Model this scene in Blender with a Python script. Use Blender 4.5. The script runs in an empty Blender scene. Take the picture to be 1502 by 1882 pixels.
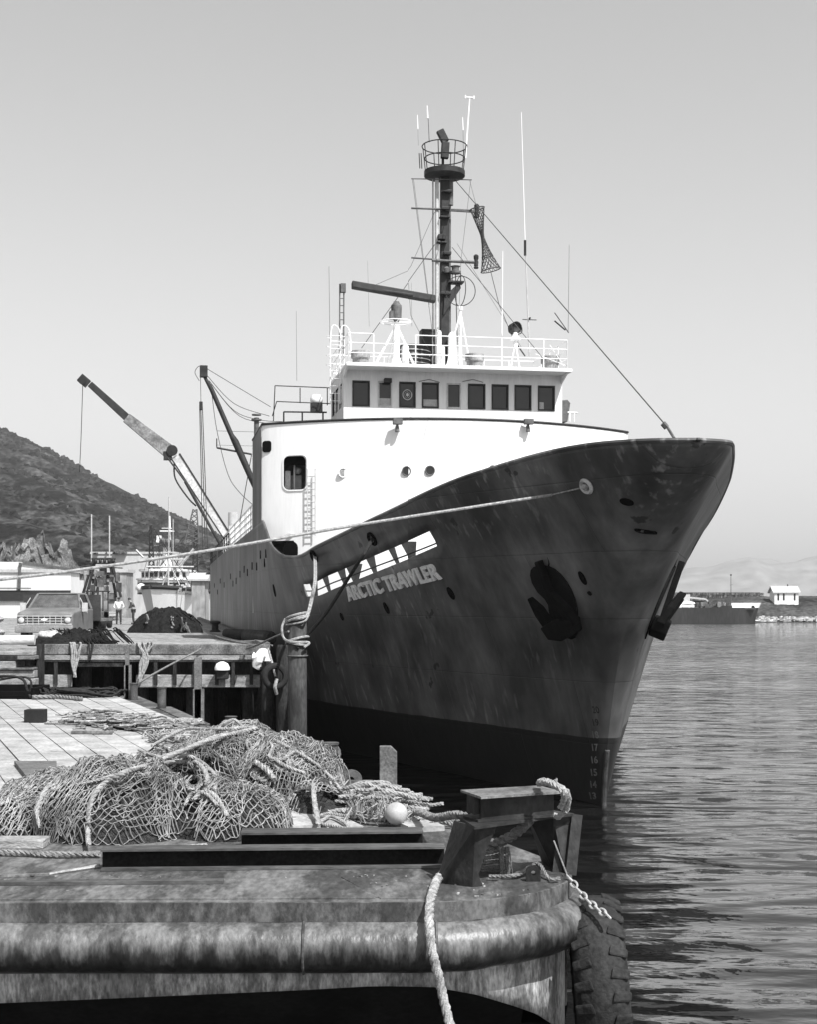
import bpy, bmesh, math, random
from mathutils import Vector, Matrix, noise
random.seed(7)
PI = math.pi
SC = bpy.context.scene
# ------------------------------------------------------------ camera, light
FP_, HC = 2600.0, 5.05            # focal length in photo pixels, camera height above the water
cam = bpy.data.objects.new('camera', bpy.data.cameras.new('camera'))
SC.collection.objects.link(cam)
cam.location = (0, 0, HC); cam.rotation_euler = (PI/2, 0, 0)
cam.data.sensor_fit = 'HORIZONTAL'; cam.data.sensor_width = 36
cam.data.lens = 36*FP_/1502; cam.data.shift_y = 165/1502
cam.data.clip_start = .1; cam.data.clip_end = 9000
SC.camera = cam
SC.render.resolution_x, SC.render.resolution_y = 818, 1024
SUN_AZ, SUN_EL = 37, 53           # degrees right of straight behind the camera, elevation
w = bpy.data.worlds.new('World'); SC.world = w; w.use_nodes = True
nt = w.node_tree; nt.nodes.clear()
sky = nt.nodes.new('ShaderNodeTexSky'); sky.sky_type = 'NISHITA'; sky.sun_disc = False
sky.sun_elevation = math.radians(SUN_EL); sky.sun_rotation = math.radians(180-SUN_AZ)
sky.air_density = 1.0; sky.dust_density = 1.6; sky.ozone_density = 1.0
# black and white film: sees the blue of the sky more strongly than the eye does
sc_ = nt.nodes.new('ShaderNodeSeparateColor'); bw = nt.nodes.new('ShaderNodeMix'); bw.data_type = 'FLOAT'; bw.inputs[0].default_value = .36
nt.links.new(sky.outputs[0], sc_.inputs[0]); nt.links.new(sc_.outputs[1], bw.inputs[2]); nt.links.new(sc_.outputs[2], bw.inputs[3])
bg = nt.nodes.new('ShaderNodeBackground'); bg.inputs[1].default_value = .13
ow = nt.nodes.new('ShaderNodeOutputWorld')
nt.links.new(bw.outputs[0], bg.inputs[0]); nt.links.new(bg.outputs[0], ow.inputs[0])
sl = bpy.data.lights.new('sun', 'SUN'); sl.energy = 5.0; sl.angle = math.radians(.5); sl.color = (1, 1, 1)
so = bpy.data.objects.new('sun', sl); SC.collection.objects.link(so)
a_, e_ = math.radians(SUN_AZ), math.radians(SUN_EL)
SV = Vector((math.sin(a_)*math.cos(e_), -math.cos(a_)*math.cos(e_), math.sin(e_)))
so.rotation_euler = SV.to_track_quat('Z', 'Y').to_euler(); so.location = (20, -20, 60)
SC.view_settings.view_transform = 'Standard'; SC.view_settings.look = 'None'
SC.view_settings.exposure = 0.55; SC.view_settings.gamma = 1; SC.view_settings.use_curve_mapping = False
SC.render.engine = 'CYCLES'
# ------------------------------------------------------------ materials
MATS = {}
def mat(name, a, b=None, scale=3.0, rough=.75, bump=.0, stretch=(1,1,1), metal=0, spec=.3, island=0, lo=.35, hi=.65, fine=.25, bscale=None, detail=6, nrough=.62):
    """grey procedural material: two greys mixed by noise, plus a fine grain"""
    if name in MATS: return MATS[name]
    if b is None: b = a*.7
    m = bpy.data.materials.new(name); m.use_nodes = True; n = m.node_tree.nodes; L = m.node_tree.links
    p = n['Principled BSDF']; p.inputs['Roughness'].default_value = rough; p.inputs['Metallic'].default_value = metal
    p.inputs['Specular IOR Level'].default_value = spec
    tc = n.new('ShaderNodeTexCoord'); mp = n.new('ShaderNodeMapping'); mp.inputs['Scale'].default_value = stretch
    L.new(tc.outputs['Object'], mp.inputs[0])
    nz = n.new('ShaderNodeTexNoise'); nz.inputs['Scale'].default_value = scale; nz.inputs['Detail'].default_value = detail; nz.inputs['Roughness'].default_value = nrough
    L.new(mp.outputs[0], nz.inputs[0])
    mr = n.new('ShaderNodeMapRange'); mr.inputs[1].default_value = lo; mr.inputs[2].default_value = hi
    mr.inputs[3].default_value = b; mr.inputs[4].default_value = a
    L.new(nz.outputs[0], mr.inputs[0])
    n2 = n.new('ShaderNodeTexNoise'); n2.inputs['Scale'].default_value = scale*9; n2.inputs['Detail'].default_value = 4
    L.new(mp.outputs[0], n2.inputs[0])
    m2 = n.new('ShaderNodeMapRange'); m2.inputs[1].default_value = .3; m2.inputs[2].default_value = .7; m2.inputs[3].default_value = 1-fine; m2.inputs[4].default_value = 1+fine
    L.new(n2.outputs[0], m2.inputs[0])
    mu = n.new('ShaderNodeMath'); mu.operation = 'MULTIPLY'; L.new(mr.outputs[0], mu.inputs[0]); L.new(m2.outputs[0], mu.inputs[1])
    out = mu
    if island:
        g = n.new('ShaderNodeNewGeometry'); m3 = n.new('ShaderNodeMapRange'); m3.inputs[3].default_value = 1-island; m3.inputs[4].default_value = 1+island
        L.new(g.outputs['Random Per Island'], m3.inputs[0])
        m4 = n.new('ShaderNodeMath'); m4.operation = 'MULTIPLY'; L.new(mu.outputs[0], m4.inputs[0]); L.new(m3.outputs[0], m4.inputs[1]); out = m4
    L.new(out.outputs[0], p.inputs['Base Color'])
    if bump:
        bp = n.new('ShaderNodeBump'); bp.inputs['Strength'].default_value = bump; bp.inputs['Distance'].default_value = .05
        n3 = n.new('ShaderNodeTexNoise'); n3.inputs['Scale'].default_value = bscale or scale*5; n3.inputs['Detail'].default_value = 6
        L.new(mp.outputs[0], n3.inputs[0]); L.new(n3.outputs[0], bp.inputs['Height']); L.new(bp.outputs[0], p.inputs['Normal'])
    MATS[name] = m; return m
white = mat('white_paint', .82, .76, 1.5, .5, fine=.04, stretch=(1,1,.3))
whouse = mat('house_paint', .84, .76, .7, .5, fine=.03, stretch=(2,2,.25))
trim = mat('dark_trim', .03, .02, 4, .6)
black = mat('black_void', .006, .004, 4, .9, spec=.05)
dmetal = mat('dark_metal', .03, .014, 4, .6, fine=.3)
gmetal = mat('grey_metal', .13, .06, 4, .6, fine=.3)
lmetal = mat('light_metal', .5, .36, 4, .55, fine=.15)
glass = mat('dark_glass', .022, .014, .8, .12, spec=.35, fine=.05)
wire_m = mat('wire_steel', .06, .04, 8, .6)
wood_l = mat('sunbleached_wood', .36, .16, 3, .9, .35, (1,1,3), fine=.3, island=.18)
wood_m = mat('weathered_wood', .20, .07, 2.5, .9, .4, fine=.4, island=.2)
wood_d = mat('dark_creosote_wood', .045, .015, 2.5, .9, .5, (1,1,.35), fine=.4, spec=.1)
rope_l = mat('pale_rope', .38, .17, 14, .95, .3, fine=.35, spec=.1)
rope_m = mat('grey_rope', .24, .12, 14, .95, .3, fine=.35, spec=.1)
rope_d = mat('dark_rope', .035, .02, 14, .95, spec=.1)
twine = mat('net_twine', .33, .11, 2.2, .95, fine=.4, spec=.1)
twine_d = mat('net_twine_worn', .16, .045, 3, .95, fine=.4, spec=.1)
netcore = mat('net_bulk', .03, .01, 9, 1, .8, fine=.6, spec=.02)
rubber = mat('worn_rubber', .032, .012, 3, .85, .5, fine=.35, spec=.2)
rubber_b = mat('black_rubber', .02, .012, 6, .8)
rust = mat('rusty_steel', .15, .055, 2.2, .8, .4, (1,1,.5), fine=.45)
beam_m = mat('beam_steel', .10, .04, 2.5, .7, .2, (.4,1,1), fine=.35)
# ------------------------------------------------------------ mesh helper
ORG = {}
def tag(o, label=None, cat=None, group=None, kind=None):
    for k, v in (('label', label), ('category', cat), ('group', group), ('kind', kind)):
        if v: o[k] = v
    return o
def thing(name, loc, label, cat, group=None):
    o = bpy.data.objects.new(name, None); SC.collection.objects.link(o); o.location = loc; o.empty_display_size = .3
    ORG[o] = Vector(loc); return tag(o, label, cat, group)
def catmull(P, per=8, closed=False):
    P = [Vector(p) for p in P]
    if len(P) < 3 and not closed:
        return [P[0].lerp(P[-1], i/per) for i in range(per+1)]
    out = []; n = len(P)
    for i in range(n if closed else n-1):
        g = (lambda k: P[k % n]) if closed else (lambda k: P[min(max(k, 0), n-1)])
        a, b, c, d = g(i-1), g(i), g(i+1), g(i+2)
        for k in range(per):
            t = k/per
            out.append(.5*((2*b)+(c-a)*t+(2*a-5*b+4*c-d)*t*t+(3*b-a-3*c+d)*t**3))
    if not closed: out.append(P[-1])
    return out
class MB:
    def __init__(s): s.v = []; s.f = []; s.m = []; s.cur = 0
    def add(s, vs, fs):
        b = len(s.v); s.v += [tuple(v) for v in vs]; s.f += [tuple(b+i for i in f) for f in fs]; s.m += [s.cur]*len(fs); return s
    def box(s, c, d, R=None):
        x, y, z = d[0]/2, d[1]/2, d[2]/2
        vs = [Vector((a*x, b*y, e*z)) for e in (-1, 1) for a, b in ((-1,-1),(1,-1),(1,1),(-1,1))]
        if R is not None: vs = [R @ v for v in vs]
        return s.add([v+Vector(c) for v in vs], [(3,2,1,0),(4,5,6,7),(0,1,5,4),(1,2,6,5),(2,3,7,6),(3,0,4,7)])
    def bb(s, p0, p1):
        return s.box([(a+b)/2 for a, b in zip(p0, p1)], [abs(b-a) for a, b in zip(p0, p1)])
    def bar(s, p0, p1, w, h, up=(0,0,1)):
        p0, p1 = Vector(p0), Vector(p1); d = (p1-p0); L = d.length; d = d.normalized(); up = Vector(up)
        x = d.cross(up)
        if x.length < 1e-4: x = d.cross(Vector((0,1,0)))
        x.normalize(); z = x.cross(d)
        R = Matrix((x, d, z)).transposed()
        return s.box((p0+p1)/2, (w, L, h), R)
    def tube(s, P, r, n=8, closed=False, caps=True):
        P = [Vector(p) for p in P]; N = len(P)
        rr = r if isinstance(r, (list, tuple)) else [r]*N
        b = len(s.v); prev = None; vs = []
        for i in range(N):
            if closed: d = P[(i+1) % N]-P[i-1]
            else: d = P[min(i+1, N-1)]-P[max(i-1, 0)]
            if d.length < 1e-9: d = Vector((0,0,1))
            d.normalize()
            if prev is None:
                a = Vector((0,0,1)) if abs(d.z) < .9 else Vector((1,0,0)); x = d.cross(a).normalized()
            else:
                x = prev-d*prev.dot(d)
                x = x.normalized() if x.length > 1e-6 else d.orthogonal().normalized()
            prev = x; y = d.cross(x)
            for k in range(n):
                t = 2*PI*k/n; vs.append(P[i]+(x*math.cos(t)+y*math.sin(t))*rr[i])
        fs = []
        for i in range(N if closed else N-1):
            j = (i+1) % N
            for k in range(n):
                k2 = (k+1) % n; fs.append((i*n+k, i*n+k2, j*n+k2, j*n+k))
        if caps and not closed:
            fs.append(tuple(reversed(range(n)))); fs.append(tuple((N-1)*n+k for k in range(n)))
        return s.add(vs, fs)
    def cyl(s, p0, p1, r0, r1=None, n=12): return s.tube([p0, p1], [r0, r0 if r1 is None else r1], n)
    def ring(s, c, R, r, n=24, ax=(0,0,1), m=6):
        ax = Vector(ax).normalized(); x = ax.orthogonal().normalized(); y = ax.cross(x)
        return s.tube([Vector(c)+(x*math.cos(2*PI*i/n)+y*math.sin(2*PI*i/n))*R for i in range(n)], r, m, True)
    def rope(s, P, r, per=8, pitch=7, n=5, jit=0):
        C = catmull(P, per); L = [0]
        for a, b in zip(C, C[1:]): L.append(L[-1]+(b-a).length)
        step = r*1.1; N = max(4, int(L[-1]/step)); Q = []; j = 0
        for i in range(N+1):
            t = L[-1]*i/N
            while j < len(L)-2 and L[j+1] < t: j += 1
            u = (t-L[j])/max(1e-9, L[j+1]-L[j]); Q.append(C[j].lerp(C[j+1], u))
        fr = []; prev = None
        for i in range(N+1):
            d = (Q[min(i+1, N)]-Q[max(i-1, 0)]).normalized()
            x = d.orthogonal().normalized() if prev is None else (prev-d*prev.dot(d)).normalized()
            prev = x; fr.append((x, d.cross(x)))
        for k in range(3):
            pts = []
            for i in range(N+1):
                t = 2*PI*(k/3+(L[-1]*i/N)/(pitch*r)); x, y = fr[i]
                pts.append(Q[i]+(x*math.cos(t)+y*math.sin(t))*r*.5)
            s.tube(pts, r*.56, n)
        return s
    def prism(s, poly, ext):
        ext = Vector(ext); n = len(poly); a = [Vector(p) for p in poly]
        return s.add(a+[p+ext for p in a], [tuple(reversed(range(n))), tuple(range(n, 2*n))]+[(i, (i+1) % n, n+(i+1) % n, n+i) for i in range(n)])
    def lathe(s, c, prof, n=20, ax=None):
        vs = []; m = len(prof); R = Matrix.Identity(3) if ax is None else Vector((0,0,1)).rotation_difference(Vector(ax)).to_matrix()
        for r, z in prof:
            for k in range(n): vs.append(Vector(c)+R @ Vector((r*math.cos(2*PI*k/n), r*math.sin(2*PI*k/n), z)))
        fs = [(i*n+k, i*n+(k+1) % n, (i+1)*n+(k+1) % n, (i+1)*n+k) for i in range(m-1) for k in range(n)]
        fs += [tuple(reversed(range(n))), tuple((m-1)*n+k for k in range(n))]
        return s.add(vs, fs)
    def sph(s, c, r, n=16, m=10, sq=(1,1,1)):
        return s.add(*sphere_vf(c, r, n, m, sq))
    def grid(s, fn, nu, nv, skip=None):
        b = []; fs = []
        for j in range(nv+1):
            for i in range(nu+1): b.append(fn(i/nu, j/nv))
        for j in range(nv):
            for i in range(nu):
                if skip and skip(i, j): continue
                q = j*(nu+1)+i; fs.append((q, q+1, q+nu+2, q+nu+1))
        return s.add(b, fs)
    def build(s, name, m, parent=None, smooth=False, bevel=0, solid=0, sub=0):
        me = bpy.data.meshes.new(name); o = bpy.data.objects.new(name, me); SC.collection.objects.link(o)
        if parent is not None: o.parent = parent; g = ORG[parent]
        else:
            g = Vector((0,0,0))
        ORG[o] = g
        me.from_pydata([(a-g.x, b-g.y, c-g.z) for a, b, c in s.v], [], s.f)
        for mm in (m if isinstance(m, (list, tuple)) else [m]): me.materials.append(mm)
        if max(s.m, default=0): me.polygons.foreach_set('material_index', s.m)
        if smooth:
            me.polygons.foreach_set('use_smooth', [True]*len(me.polygons))
            if smooth != 2:
                me.set_sharp_from_angle(angle=math.radians(40))
        if solid:
            md = o.modifiers.new('solid', 'SOLIDIFY'); md.thickness = solid; md.offset = 0
        if bevel:
            md = o.modifiers.new('bevel', 'BEVEL'); md.width = bevel; md.segments = 2; md.limit_method = 'ANGLE'
        me.update(); return o
def sphere_vf(c, r, n, m, sq):
    vs = [Vector(c)+Vector((0,0,-r*sq[2]))]; fs = []
    for j in range(1, m):
        p = PI*j/m-PI/2
        for k in range(n): vs.append(Vector(c)+Vector((r*sq[0]*math.cos(p)*math.cos(2*PI*k/n), r*sq[1]*math.cos(p)*math.sin(2*PI*k/n), r*sq[2]*math.sin(p))))
    vs.append(Vector(c)+Vector((0,0,r*sq[2]))); T = len(vs)-1
    for k in range(n):
        k2 = (k+1) % n; fs.append((0, 1+k2, 1+k)); fs.append((T, 1+(m-2)*n+k, 1+(m-2)*n+k2))
        for j in range(m-2): fs.append((1+j*n+k, 1+j*n+k2, 1+(j+1)*n+k2, 1+(j+1)*n+k))
    return vs, fs
def ctr(o):
    """move a top-level mesh's origin to the base of its own geometry"""
    me = o.data; n = len(me.vertices); xs = [v.co for v in me.vertices]
    c = Vector(((min(v.x for v in xs)+max(v.x for v in xs))/2, (min(v.y for v in xs)+max(v.y for v in xs))/2, min(v.z for v in xs)))
    me.transform(Matrix.Translation(-c)); o.location = c; ORG[o] = c; return o
def P(px, py, D): return Vector(((px-751)/FP_*D, D, HC-(py-1106)/FP_*D))
def G(px, py, z): return P(px, py, FP_*(HC-z)/(py-1106))
def nz(p, s=1.0, o=0): return noise.noise(Vector((p[0]*s+o, p[1]*s-o, (p[2] if len(p) > 2 else 0)*s+.37*o)))
def fbm(p, s=1.0, oct=4, o=0):
    a = 0; k = 1
    for i in range(oct): a += k*nz(p, s*2**i, o+i*7); k *= .5
    return a
def text_pts(body, bold=0, ext=.0):
    """flat text mesh at unit size: vertices and faces"""
    cu = bpy.data.curves.new('txt', 'FONT'); cu.body = body; cu.size = 1; cu.offset = bold; cu.extrude = ext; cu.resolution_u = 3
    cu.space_character = 1.06
    o = bpy.data.objects.new('txt', cu); SC.collection.objects.link(o)
    dg = bpy.context.evaluated_depsgraph_get(); me = bpy.data.meshes.new_from_object(o.evaluated_get(dg))
    vs = [v.co.copy() for v in me.vertices]; fs = [tuple(p.vertices) for p in me.polygons]
    bpy.data.objects.remove(o); bpy.data.meshes.remove(me); bpy.data.curves.remove(cu)
    return vs, fs
# ============================================================ SETTING
# water
m = bpy.data.materials.new('harbour_water'); m.use_nodes = True; n = m.node_tree.nodes; L = m.node_tree.links
p = n['Principled BSDF']; p.inputs['Base Color'].default_value = (.006,.006,.006,1); p.inputs['Roughness'].default_value = .04; p.inputs['IOR'].default_value = 1.85
tc = n.new('ShaderNodeTexCoord')
def wave(sc, st, rot, det=3):
    mp = n.new('ShaderNodeMapping'); mp.inputs['Scale'].default_value = st; mp.inputs['Rotation'].default_value = (0,0,rot)
    L.new(tc.outputs['Object'], mp.inputs[0]); t = n.new('ShaderNodeTexNoise'); t.inputs['Scale'].default_value = sc; t.inputs['Detail'].default_value = det
    t.inputs['Roughness'].default_value = .45
    L.new(mp.outputs[0], t.inputs[0]); return t
w1 = wave(.8, (.5,1.1,1), .12, 1); w2 = wave(1.7, (.6,1.2,1), -.2, 3); w3 = wave(6, (.8,1.1,1), .3, 2); w4 = wave(.05, (.5,1,1), .1, 2)
def mth(op, a, b):
    q = n.new('ShaderNodeMath'); q.operation = op
    for i, x in enumerate((a, b)):
        if isinstance(x, (int, float)): q.inputs[i].default_value = x
        else: L.new(x, q.inputs[i])
    return q.outputs[0]
gust = n.new('ShaderNodeMapRange'); gust.inputs[1].default_value = .35; gust.inputs[2].default_value = .65; gust.inputs[3].default_value = .55; gust.inputs[4].default_value = 1.4
L.new(w4.outputs[0], gust.inputs[0])
h = mth('ADD', mth('MULTIPLY', w1.outputs[0], 1.0), mth('ADD', mth('MULTIPLY', w2.outputs[0], .19), mth('MULTIPLY', w3.outputs[0], .022)))
h = mth('MULTIPLY', h, gust.outputs[0])
bp = n.new('ShaderNodeBump'); bp.inputs['Strength'].default_value = 1; bp.inputs['Distance'].default_value = .26
L.new(h, bp.inputs['Height']); L.new(bp.outputs[0], p.inputs['Normal'])
tag(MB().add([(-3000,-60,0),(3000,-60,0),(3000,7000,0),(-3000,7000,0)], [(0,1,2,3)]).build('water', m), kind='structure')
# hillside on the left
hill_m = mat('hill_scrub', .062, .010, .045, 1, 0, (1,.25,1), fine=.8, spec=.02, lo=.46, hi=.57, detail=15, nrough=.72)
_b = hill_m.node_tree; _bp = _b.nodes.new('ShaderNodeBump'); _bp.inputs['Distance'].default_value = 6; _bp.inputs['Strength'].default_value = .9
_tc = _b.nodes.new('ShaderNodeTexCoord'); _mp = _b.nodes.new('ShaderNodeMapping'); _mp.inputs['Scale'].default_value = (1,.4,1); _t = _b.nodes.new('ShaderNodeTexNoise'); _t.inputs['Scale'].default_value = .06; _t.inputs['Detail'].default_value = 12; _t.inputs['Roughness'].default_value = .7
_b.links.new(_tc.outputs['Object'], _mp.inputs[0]); _b.links.new(_mp.outputs[0], _t.inputs[0]); _b.links.new(_t.outputs[0], _bp.inputs['Height']); _b.links.new(_bp.outputs[0], _b.nodes['Principled BSDF'].inputs['Normal'])
RIDGE = [(-700,430),(-400,560),(-200,665),(0,793),(60,818),(130,856),(230,908),(300,943),(400,990),(480,1026),(560,1056),(700,1085),(900,1100)]
def lin(x, pts):
    if x <= pts[0][0]: return pts[0][1]
    for (a, b), (c, d) in zip(pts, pts[1:]):
        if x <= c: return b+(d-b)*(x-a)/(c-a)
    return pts[-1][1]
def hillf(u, v):
    px = -700+1600*u; k = (px-751)/FP_
    D = 330+1270*v if v <= .85 else 1409+ (v-.85)*6000
    zr = HC+(1106-lin(px, RIDGE))/FP_*1420
    t = min(v/.85, 1)
    z = 2+zr*(t**1.05)
    if v > .85: z = zr*(1-(v-.85)*1.5)
    z += 9*fbm((k*D, D), .012, 5)*math.sin(PI*min(t, 1))**.6 + 1.2*nz((k*D, D), .08)*(1 if t > .1 else 0)
    return (k*D, D, z)
tag(MB().grid(hillf, 220, 120).build('hill', hill_m, smooth=2), kind='structure')
shore_m = mat('shore_gravel', .30, .14, .4, 1, .3, fine=.5, spec=.05)
tag(MB().grid(lambda u, v: (-260+ (230)*u, 235+110*v, .3+3.2*min(1, v*6)+.3*nz((u*30, v*20))), 30, 14).build('shore', shore_m), kind='structure')
b = MB()
for i in range(5200):
    u, v_ = random.uniform(.28, .95), random.uniform(.02, .845)**.8
    x, y, z = hillf(u, min(v_, .846)); r = random.uniform(.8, 2.6)*(1+v_*1.2)
    if nz((x, y), .012, 5) < -.12: continue
    b.add([(x+r*a_*random.uniform(.7,1.2), y+r*b_, z+r*c_*random.uniform(.5,1)) for a_, b_, c_ in ((-1,0,-.4),(0,-1,-.4),(1,0,-.4),(0,1,-.4),(-.4,-.3,.6),(.5,-.2,.7),(.1,.5,.6))], [(0,1,5,4),(1,2,5),(2,3,6,5),(3,0,4,6),(4,5,6)])
tag(b.build('scrub', mat('scrub_leaf', .032, .01, .3, 1, 0, fine=.4, island=.6, spec=.02)), kind='stuff')
# rock faces at the foot of the hill
rock_m = mat('rock_face', .20, .04, .3, 1, .8, fine=.6, spec=.05, bscale=1.2)
def cliff(u, v):
    x = -110+32*u; D = 330+5*math.sin(u*9)+16*v
    top = [(0,20),(.3,18),(.46,17),(.6,20),(.66,21),(.72,17),(.78,19),(.86,13),(.92,6),(1,0)]
    hz = lin(u, top)*(.86+.22*abs(nz((u*13, 0, 0), 1))+.10*nz((u*45,0,0)))
    j = 2.6*fbm((x, D*2, v*20), .25, 4)
    return (x, D+j, 3+hz*v**.8+ (2.0*nz((x*.5, v*12, 0), 1))*v)
tag(MB().grid(cliff, 150, 26).build('cliff', rock_m), kind='structure')
# low island on the right
isl_m = mat('island_scrub', .075, .02, .12, 1, 0, fine=.6, spec=.02)
def isl(u, v):
    x = 40+330*u; D = 352+170*v
    z = -1+2.6*min(1, v*14)+(4.8 if u > .12 else 3)*max(0, min(1, (v-.05)*9))*(.75+.25*min(1, u*6))+ (.5*fbm((x, D), .2, 3))*(v > .03)
    if v > .75: z -= (v-.75)*24
    return (x, D, z)
tag(MB().grid(isl, 160, 40).build('island', isl_m, smooth=2), kind='structure')
MBb = MB()
for i in range(900):
    x = 52+random.random()*60; D = 351.5+random.random()*6.5; r = random.uniform(.12, .5)
    MBb.add([(x+r*a+random.uniform(-.1,.1), D+r*b*1.0, .15+(D-351.5)*.16+r*c+random.uniform(-.1,.1)) for a,b,c in ((-1,-1,0),(1,-1,0),(1,1,0),(-1,1,0),(-.5,-.6,.7),(.6,-.5,.8),(.5,.6,.7),(-.6,.5,.6))], [(4,5,6,7),(0,1,5,4),(1,2,6,5),(2,3,7,6),(3,0,4,7)])
tag(MBb.build('shore_rocks', mat('shore_rock', .42, .16, .8, 1, 0, fine=.3, island=.5)), kind='stuff')
# faint mountain across the water
def far(u, v):
    px = 1150+700*u; k = (px-751)/FP_; D = 6000+900*v
    yt = lin(px, [(1150,1060),(1280,1046),(1380,1024),(1450,1036),(1520,1018),(1640,1000),(1850,1010)])
    z = (HC+(1106-yt)/FP_*D)*math.sin(PI/2*min(1, v*1.3))**.7*(1-.0*v)+30*nz((px*.02, v*3))*(v > .1)
    return (k*D, D, z if v < 1 else 0)
tag(MB().grid(far, 80, 20).build('mountain', mat('mountain_rock', .22, .16, .0015, 1, fine=.4), smooth=2), kind='structure')
# ---- island objects
D = 372.; s_ = D/FP_
def IX(px): return (px-751)*s_
def IZ(py): return HC-(py-1106)*s_
h = thing('shed', (IX(1446), D, IZ(1103)), 'small white shed with pale pitched roof on the low island far right', 'shed')
z0, z1, z2 = IZ(1104), IZ(1089), IZ(1079)
xa, xb = IX(1424), IX(1468)
b = MB(); b.bb((xa, D, z0-1.2), (xb, D+5, z1))
b.add([(xa, D, z1), (xa, D+5, z1), (xa, D+2.5, z2), (xb, D, z1), (xb, D+5, z1), (xb, D+2.5, z2)], [(0,2,1), (3,4,5)])
b.build('wall', white, h)
b = MB(); b.prism([(xa-.5, D-.4, z1-.15), (xa-.5, D+2.5, z2+.05), (xa-.5, D+5.4, z1-.15), (xa-.5, D+5.4, z1+.1), (xa-.5, D+2.5, z2+.35), (xa-.5, D-.4, z1+.1)], (xb-xa+1, 0, 0))
b.build('roof', lmetal, h)
for px in (1431, 1441, 1461):
    b = MB(); b.bb((IX(px-1.6), D-.06, z0+.1), (IX(px+1.6), D+.05, z1-.25)); b.build('window' if px != 1461 else 'door', trim, h)
b = MB(); b.bb((IX(1452), D+2.3, z2), (IX(1453.5), D+2.8, z2+.8)); b.build('chimney', gmetal, h)
# stack of crab pots: uncountable at this distance
b = MB()
pots = [(x, k) for x in range(75) for k in range(3)]
for i, k in pots:
    x = IX(1255)+i*.33*1.0; D0 = 384+((i*7) % 3)*.3
    z = IZ(1104)+k*.75+random.uniform(-.04,.04)
    a = .3
    for u in (-a*.48, a*.48): b.bb((x+u-.03, D0-.03, z), (x+u+.03, D0+.03, z+.62))
    for q in (0, .3, .6): b.bb((x-a*.5, D0-.04, z+q), (x+a*.5, D0+.04, z+q+.06))
    if random.random() < .8: b.bb((x-a*.45, D0+.5, z), (x+a*.45, D0+1.8, z+.6))
tag(ctr(b.build('crab_pots', mat('pot_frames', .26, .02, .9, 1, fine=.5, island=.7), smooth=False)), 'long low stack of dark mesh crab pots on the island left of the white shed', 'crab pots', kind='stuff')
b = MB(); b.bb((IX(1250), 385.2, IZ(1104)-2.4), (IX(1421), 391, IZ(1088)))
tag(ctr(b.build('crab_pot_row', mat('pot_bulk', .05, .015, .8, 1, 0, fine=.8, lo=.45, hi=.55))), 'dark rear row of stacked crab pots behind the nearer mesh pots on the island', 'crab pots', kind='stuff')
# small cargo vessel
D = 338.; s_ = D/FP_
v = thing('cargo_vessel', (IX(1320), D, 0), 'low black hulled vessel with white bow bulwark moored off the island at right', 'boat')
b = MB()
def cv(u, w_):
    px = 1150+245*u; x = IX(px); z = (-.5, 1.2, 1.3, IZ(1113) if u > .72 else IZ(1117))[w_]
    x += (0, .1, .12, .35)[w_]*(u > .97)*3
    hw = 4*min(1, ((1-u)*9)**.55) if u > .85 else 4
    return x, hw, z
N = 40
for side in (-1, 1):
    b.grid(lambda u, t: (lambda q: (q[0], D+4+side*q[1], q[2]))(cv(u, int(round(t*3)))), N, 3)
b.build('hull', mat('vessel_black', .025, .012, .3, .7, stretch=(1,1,.2), fine=.4), v, smooth=True)
b = MB(); b.box((IX(1270), D+4, IZ(1117)-.25), (IX(1390)-IX(1150), 7.6, .15)); b.build('deck', gmetal, v)
b = MB()
for side in (-1, 1):
    b.grid(lambda u, t: (lambda q: (q[0]+.5*t*(q[1] < 2), D+4+side*q[1]*1.02, IZ(1117)+(IZ(1108)-IZ(1117))*t))(cv(.80+.2*u, 3)), 16, 2)
b.build('bow_bulwark', white, v, solid=.08)
b = MB(); b.cyl((IX(1351), D+4, 3), (IX(1351), D+4, IZ(1057)), .12, .07, 8); b.bar((IX(1349), D+4, IZ(1075)), (IX(1354), D+4, IZ(1074)), .08, .08); b.box((IX(1351), D+4, IZ(1056)), (.4,.3,.4)); b.build('mast', gmetal, v)
b = MB(); b.sph((IX(1269), D+3, IZ(1109)), 1, 16, 8, (1.85, 1.2, .55)); b.bb((IX(1258), D+2, IZ(1116)), (IX(1280), D+4, IZ(1112))); b.build('lifeboat', white, v, smooth=True)
b = MB(); b.bb((IX(1262), D+4.6, IZ(1117)), (IX(1276), D+6, IZ(1092))); b.bar((IX(1276), D+5, IZ(1098)), (IX(1306), D+5, IZ(1101)), .5, .4); b.bar((IX(1306), D+5, IZ(1101)), (IX(1316), D+5, IZ(1111)), .4, .3); b.build('crane', lmetal, v)
b = MB(); b.sph((IX(1252), D+2.5, IZ(1114)), .8, 12, 8); b.build('float', white, v, smooth=True)
b = MB()
for i in range(26): px = 1283+random.random()*62; b.box((IX(px), D+2+random.random()*3, IZ(1114)+random.random()*.6), (random.uniform(.3,1.2), .8, random.uniform(.4,1.5)))
b.build('deck_cargo', mat('deck_clutter', .15, .04, 1, .9, island=.8), v)
b = MB()
for i in range(6): b.bb((IX(1366.2+i*1.35), D+1.7-i*.06, IZ(1123.5)), (IX(1367.1+i*1.35), D+1.9-i*.06, IZ(1120.5)))
b.build('name_lettering', white, v)
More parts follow.
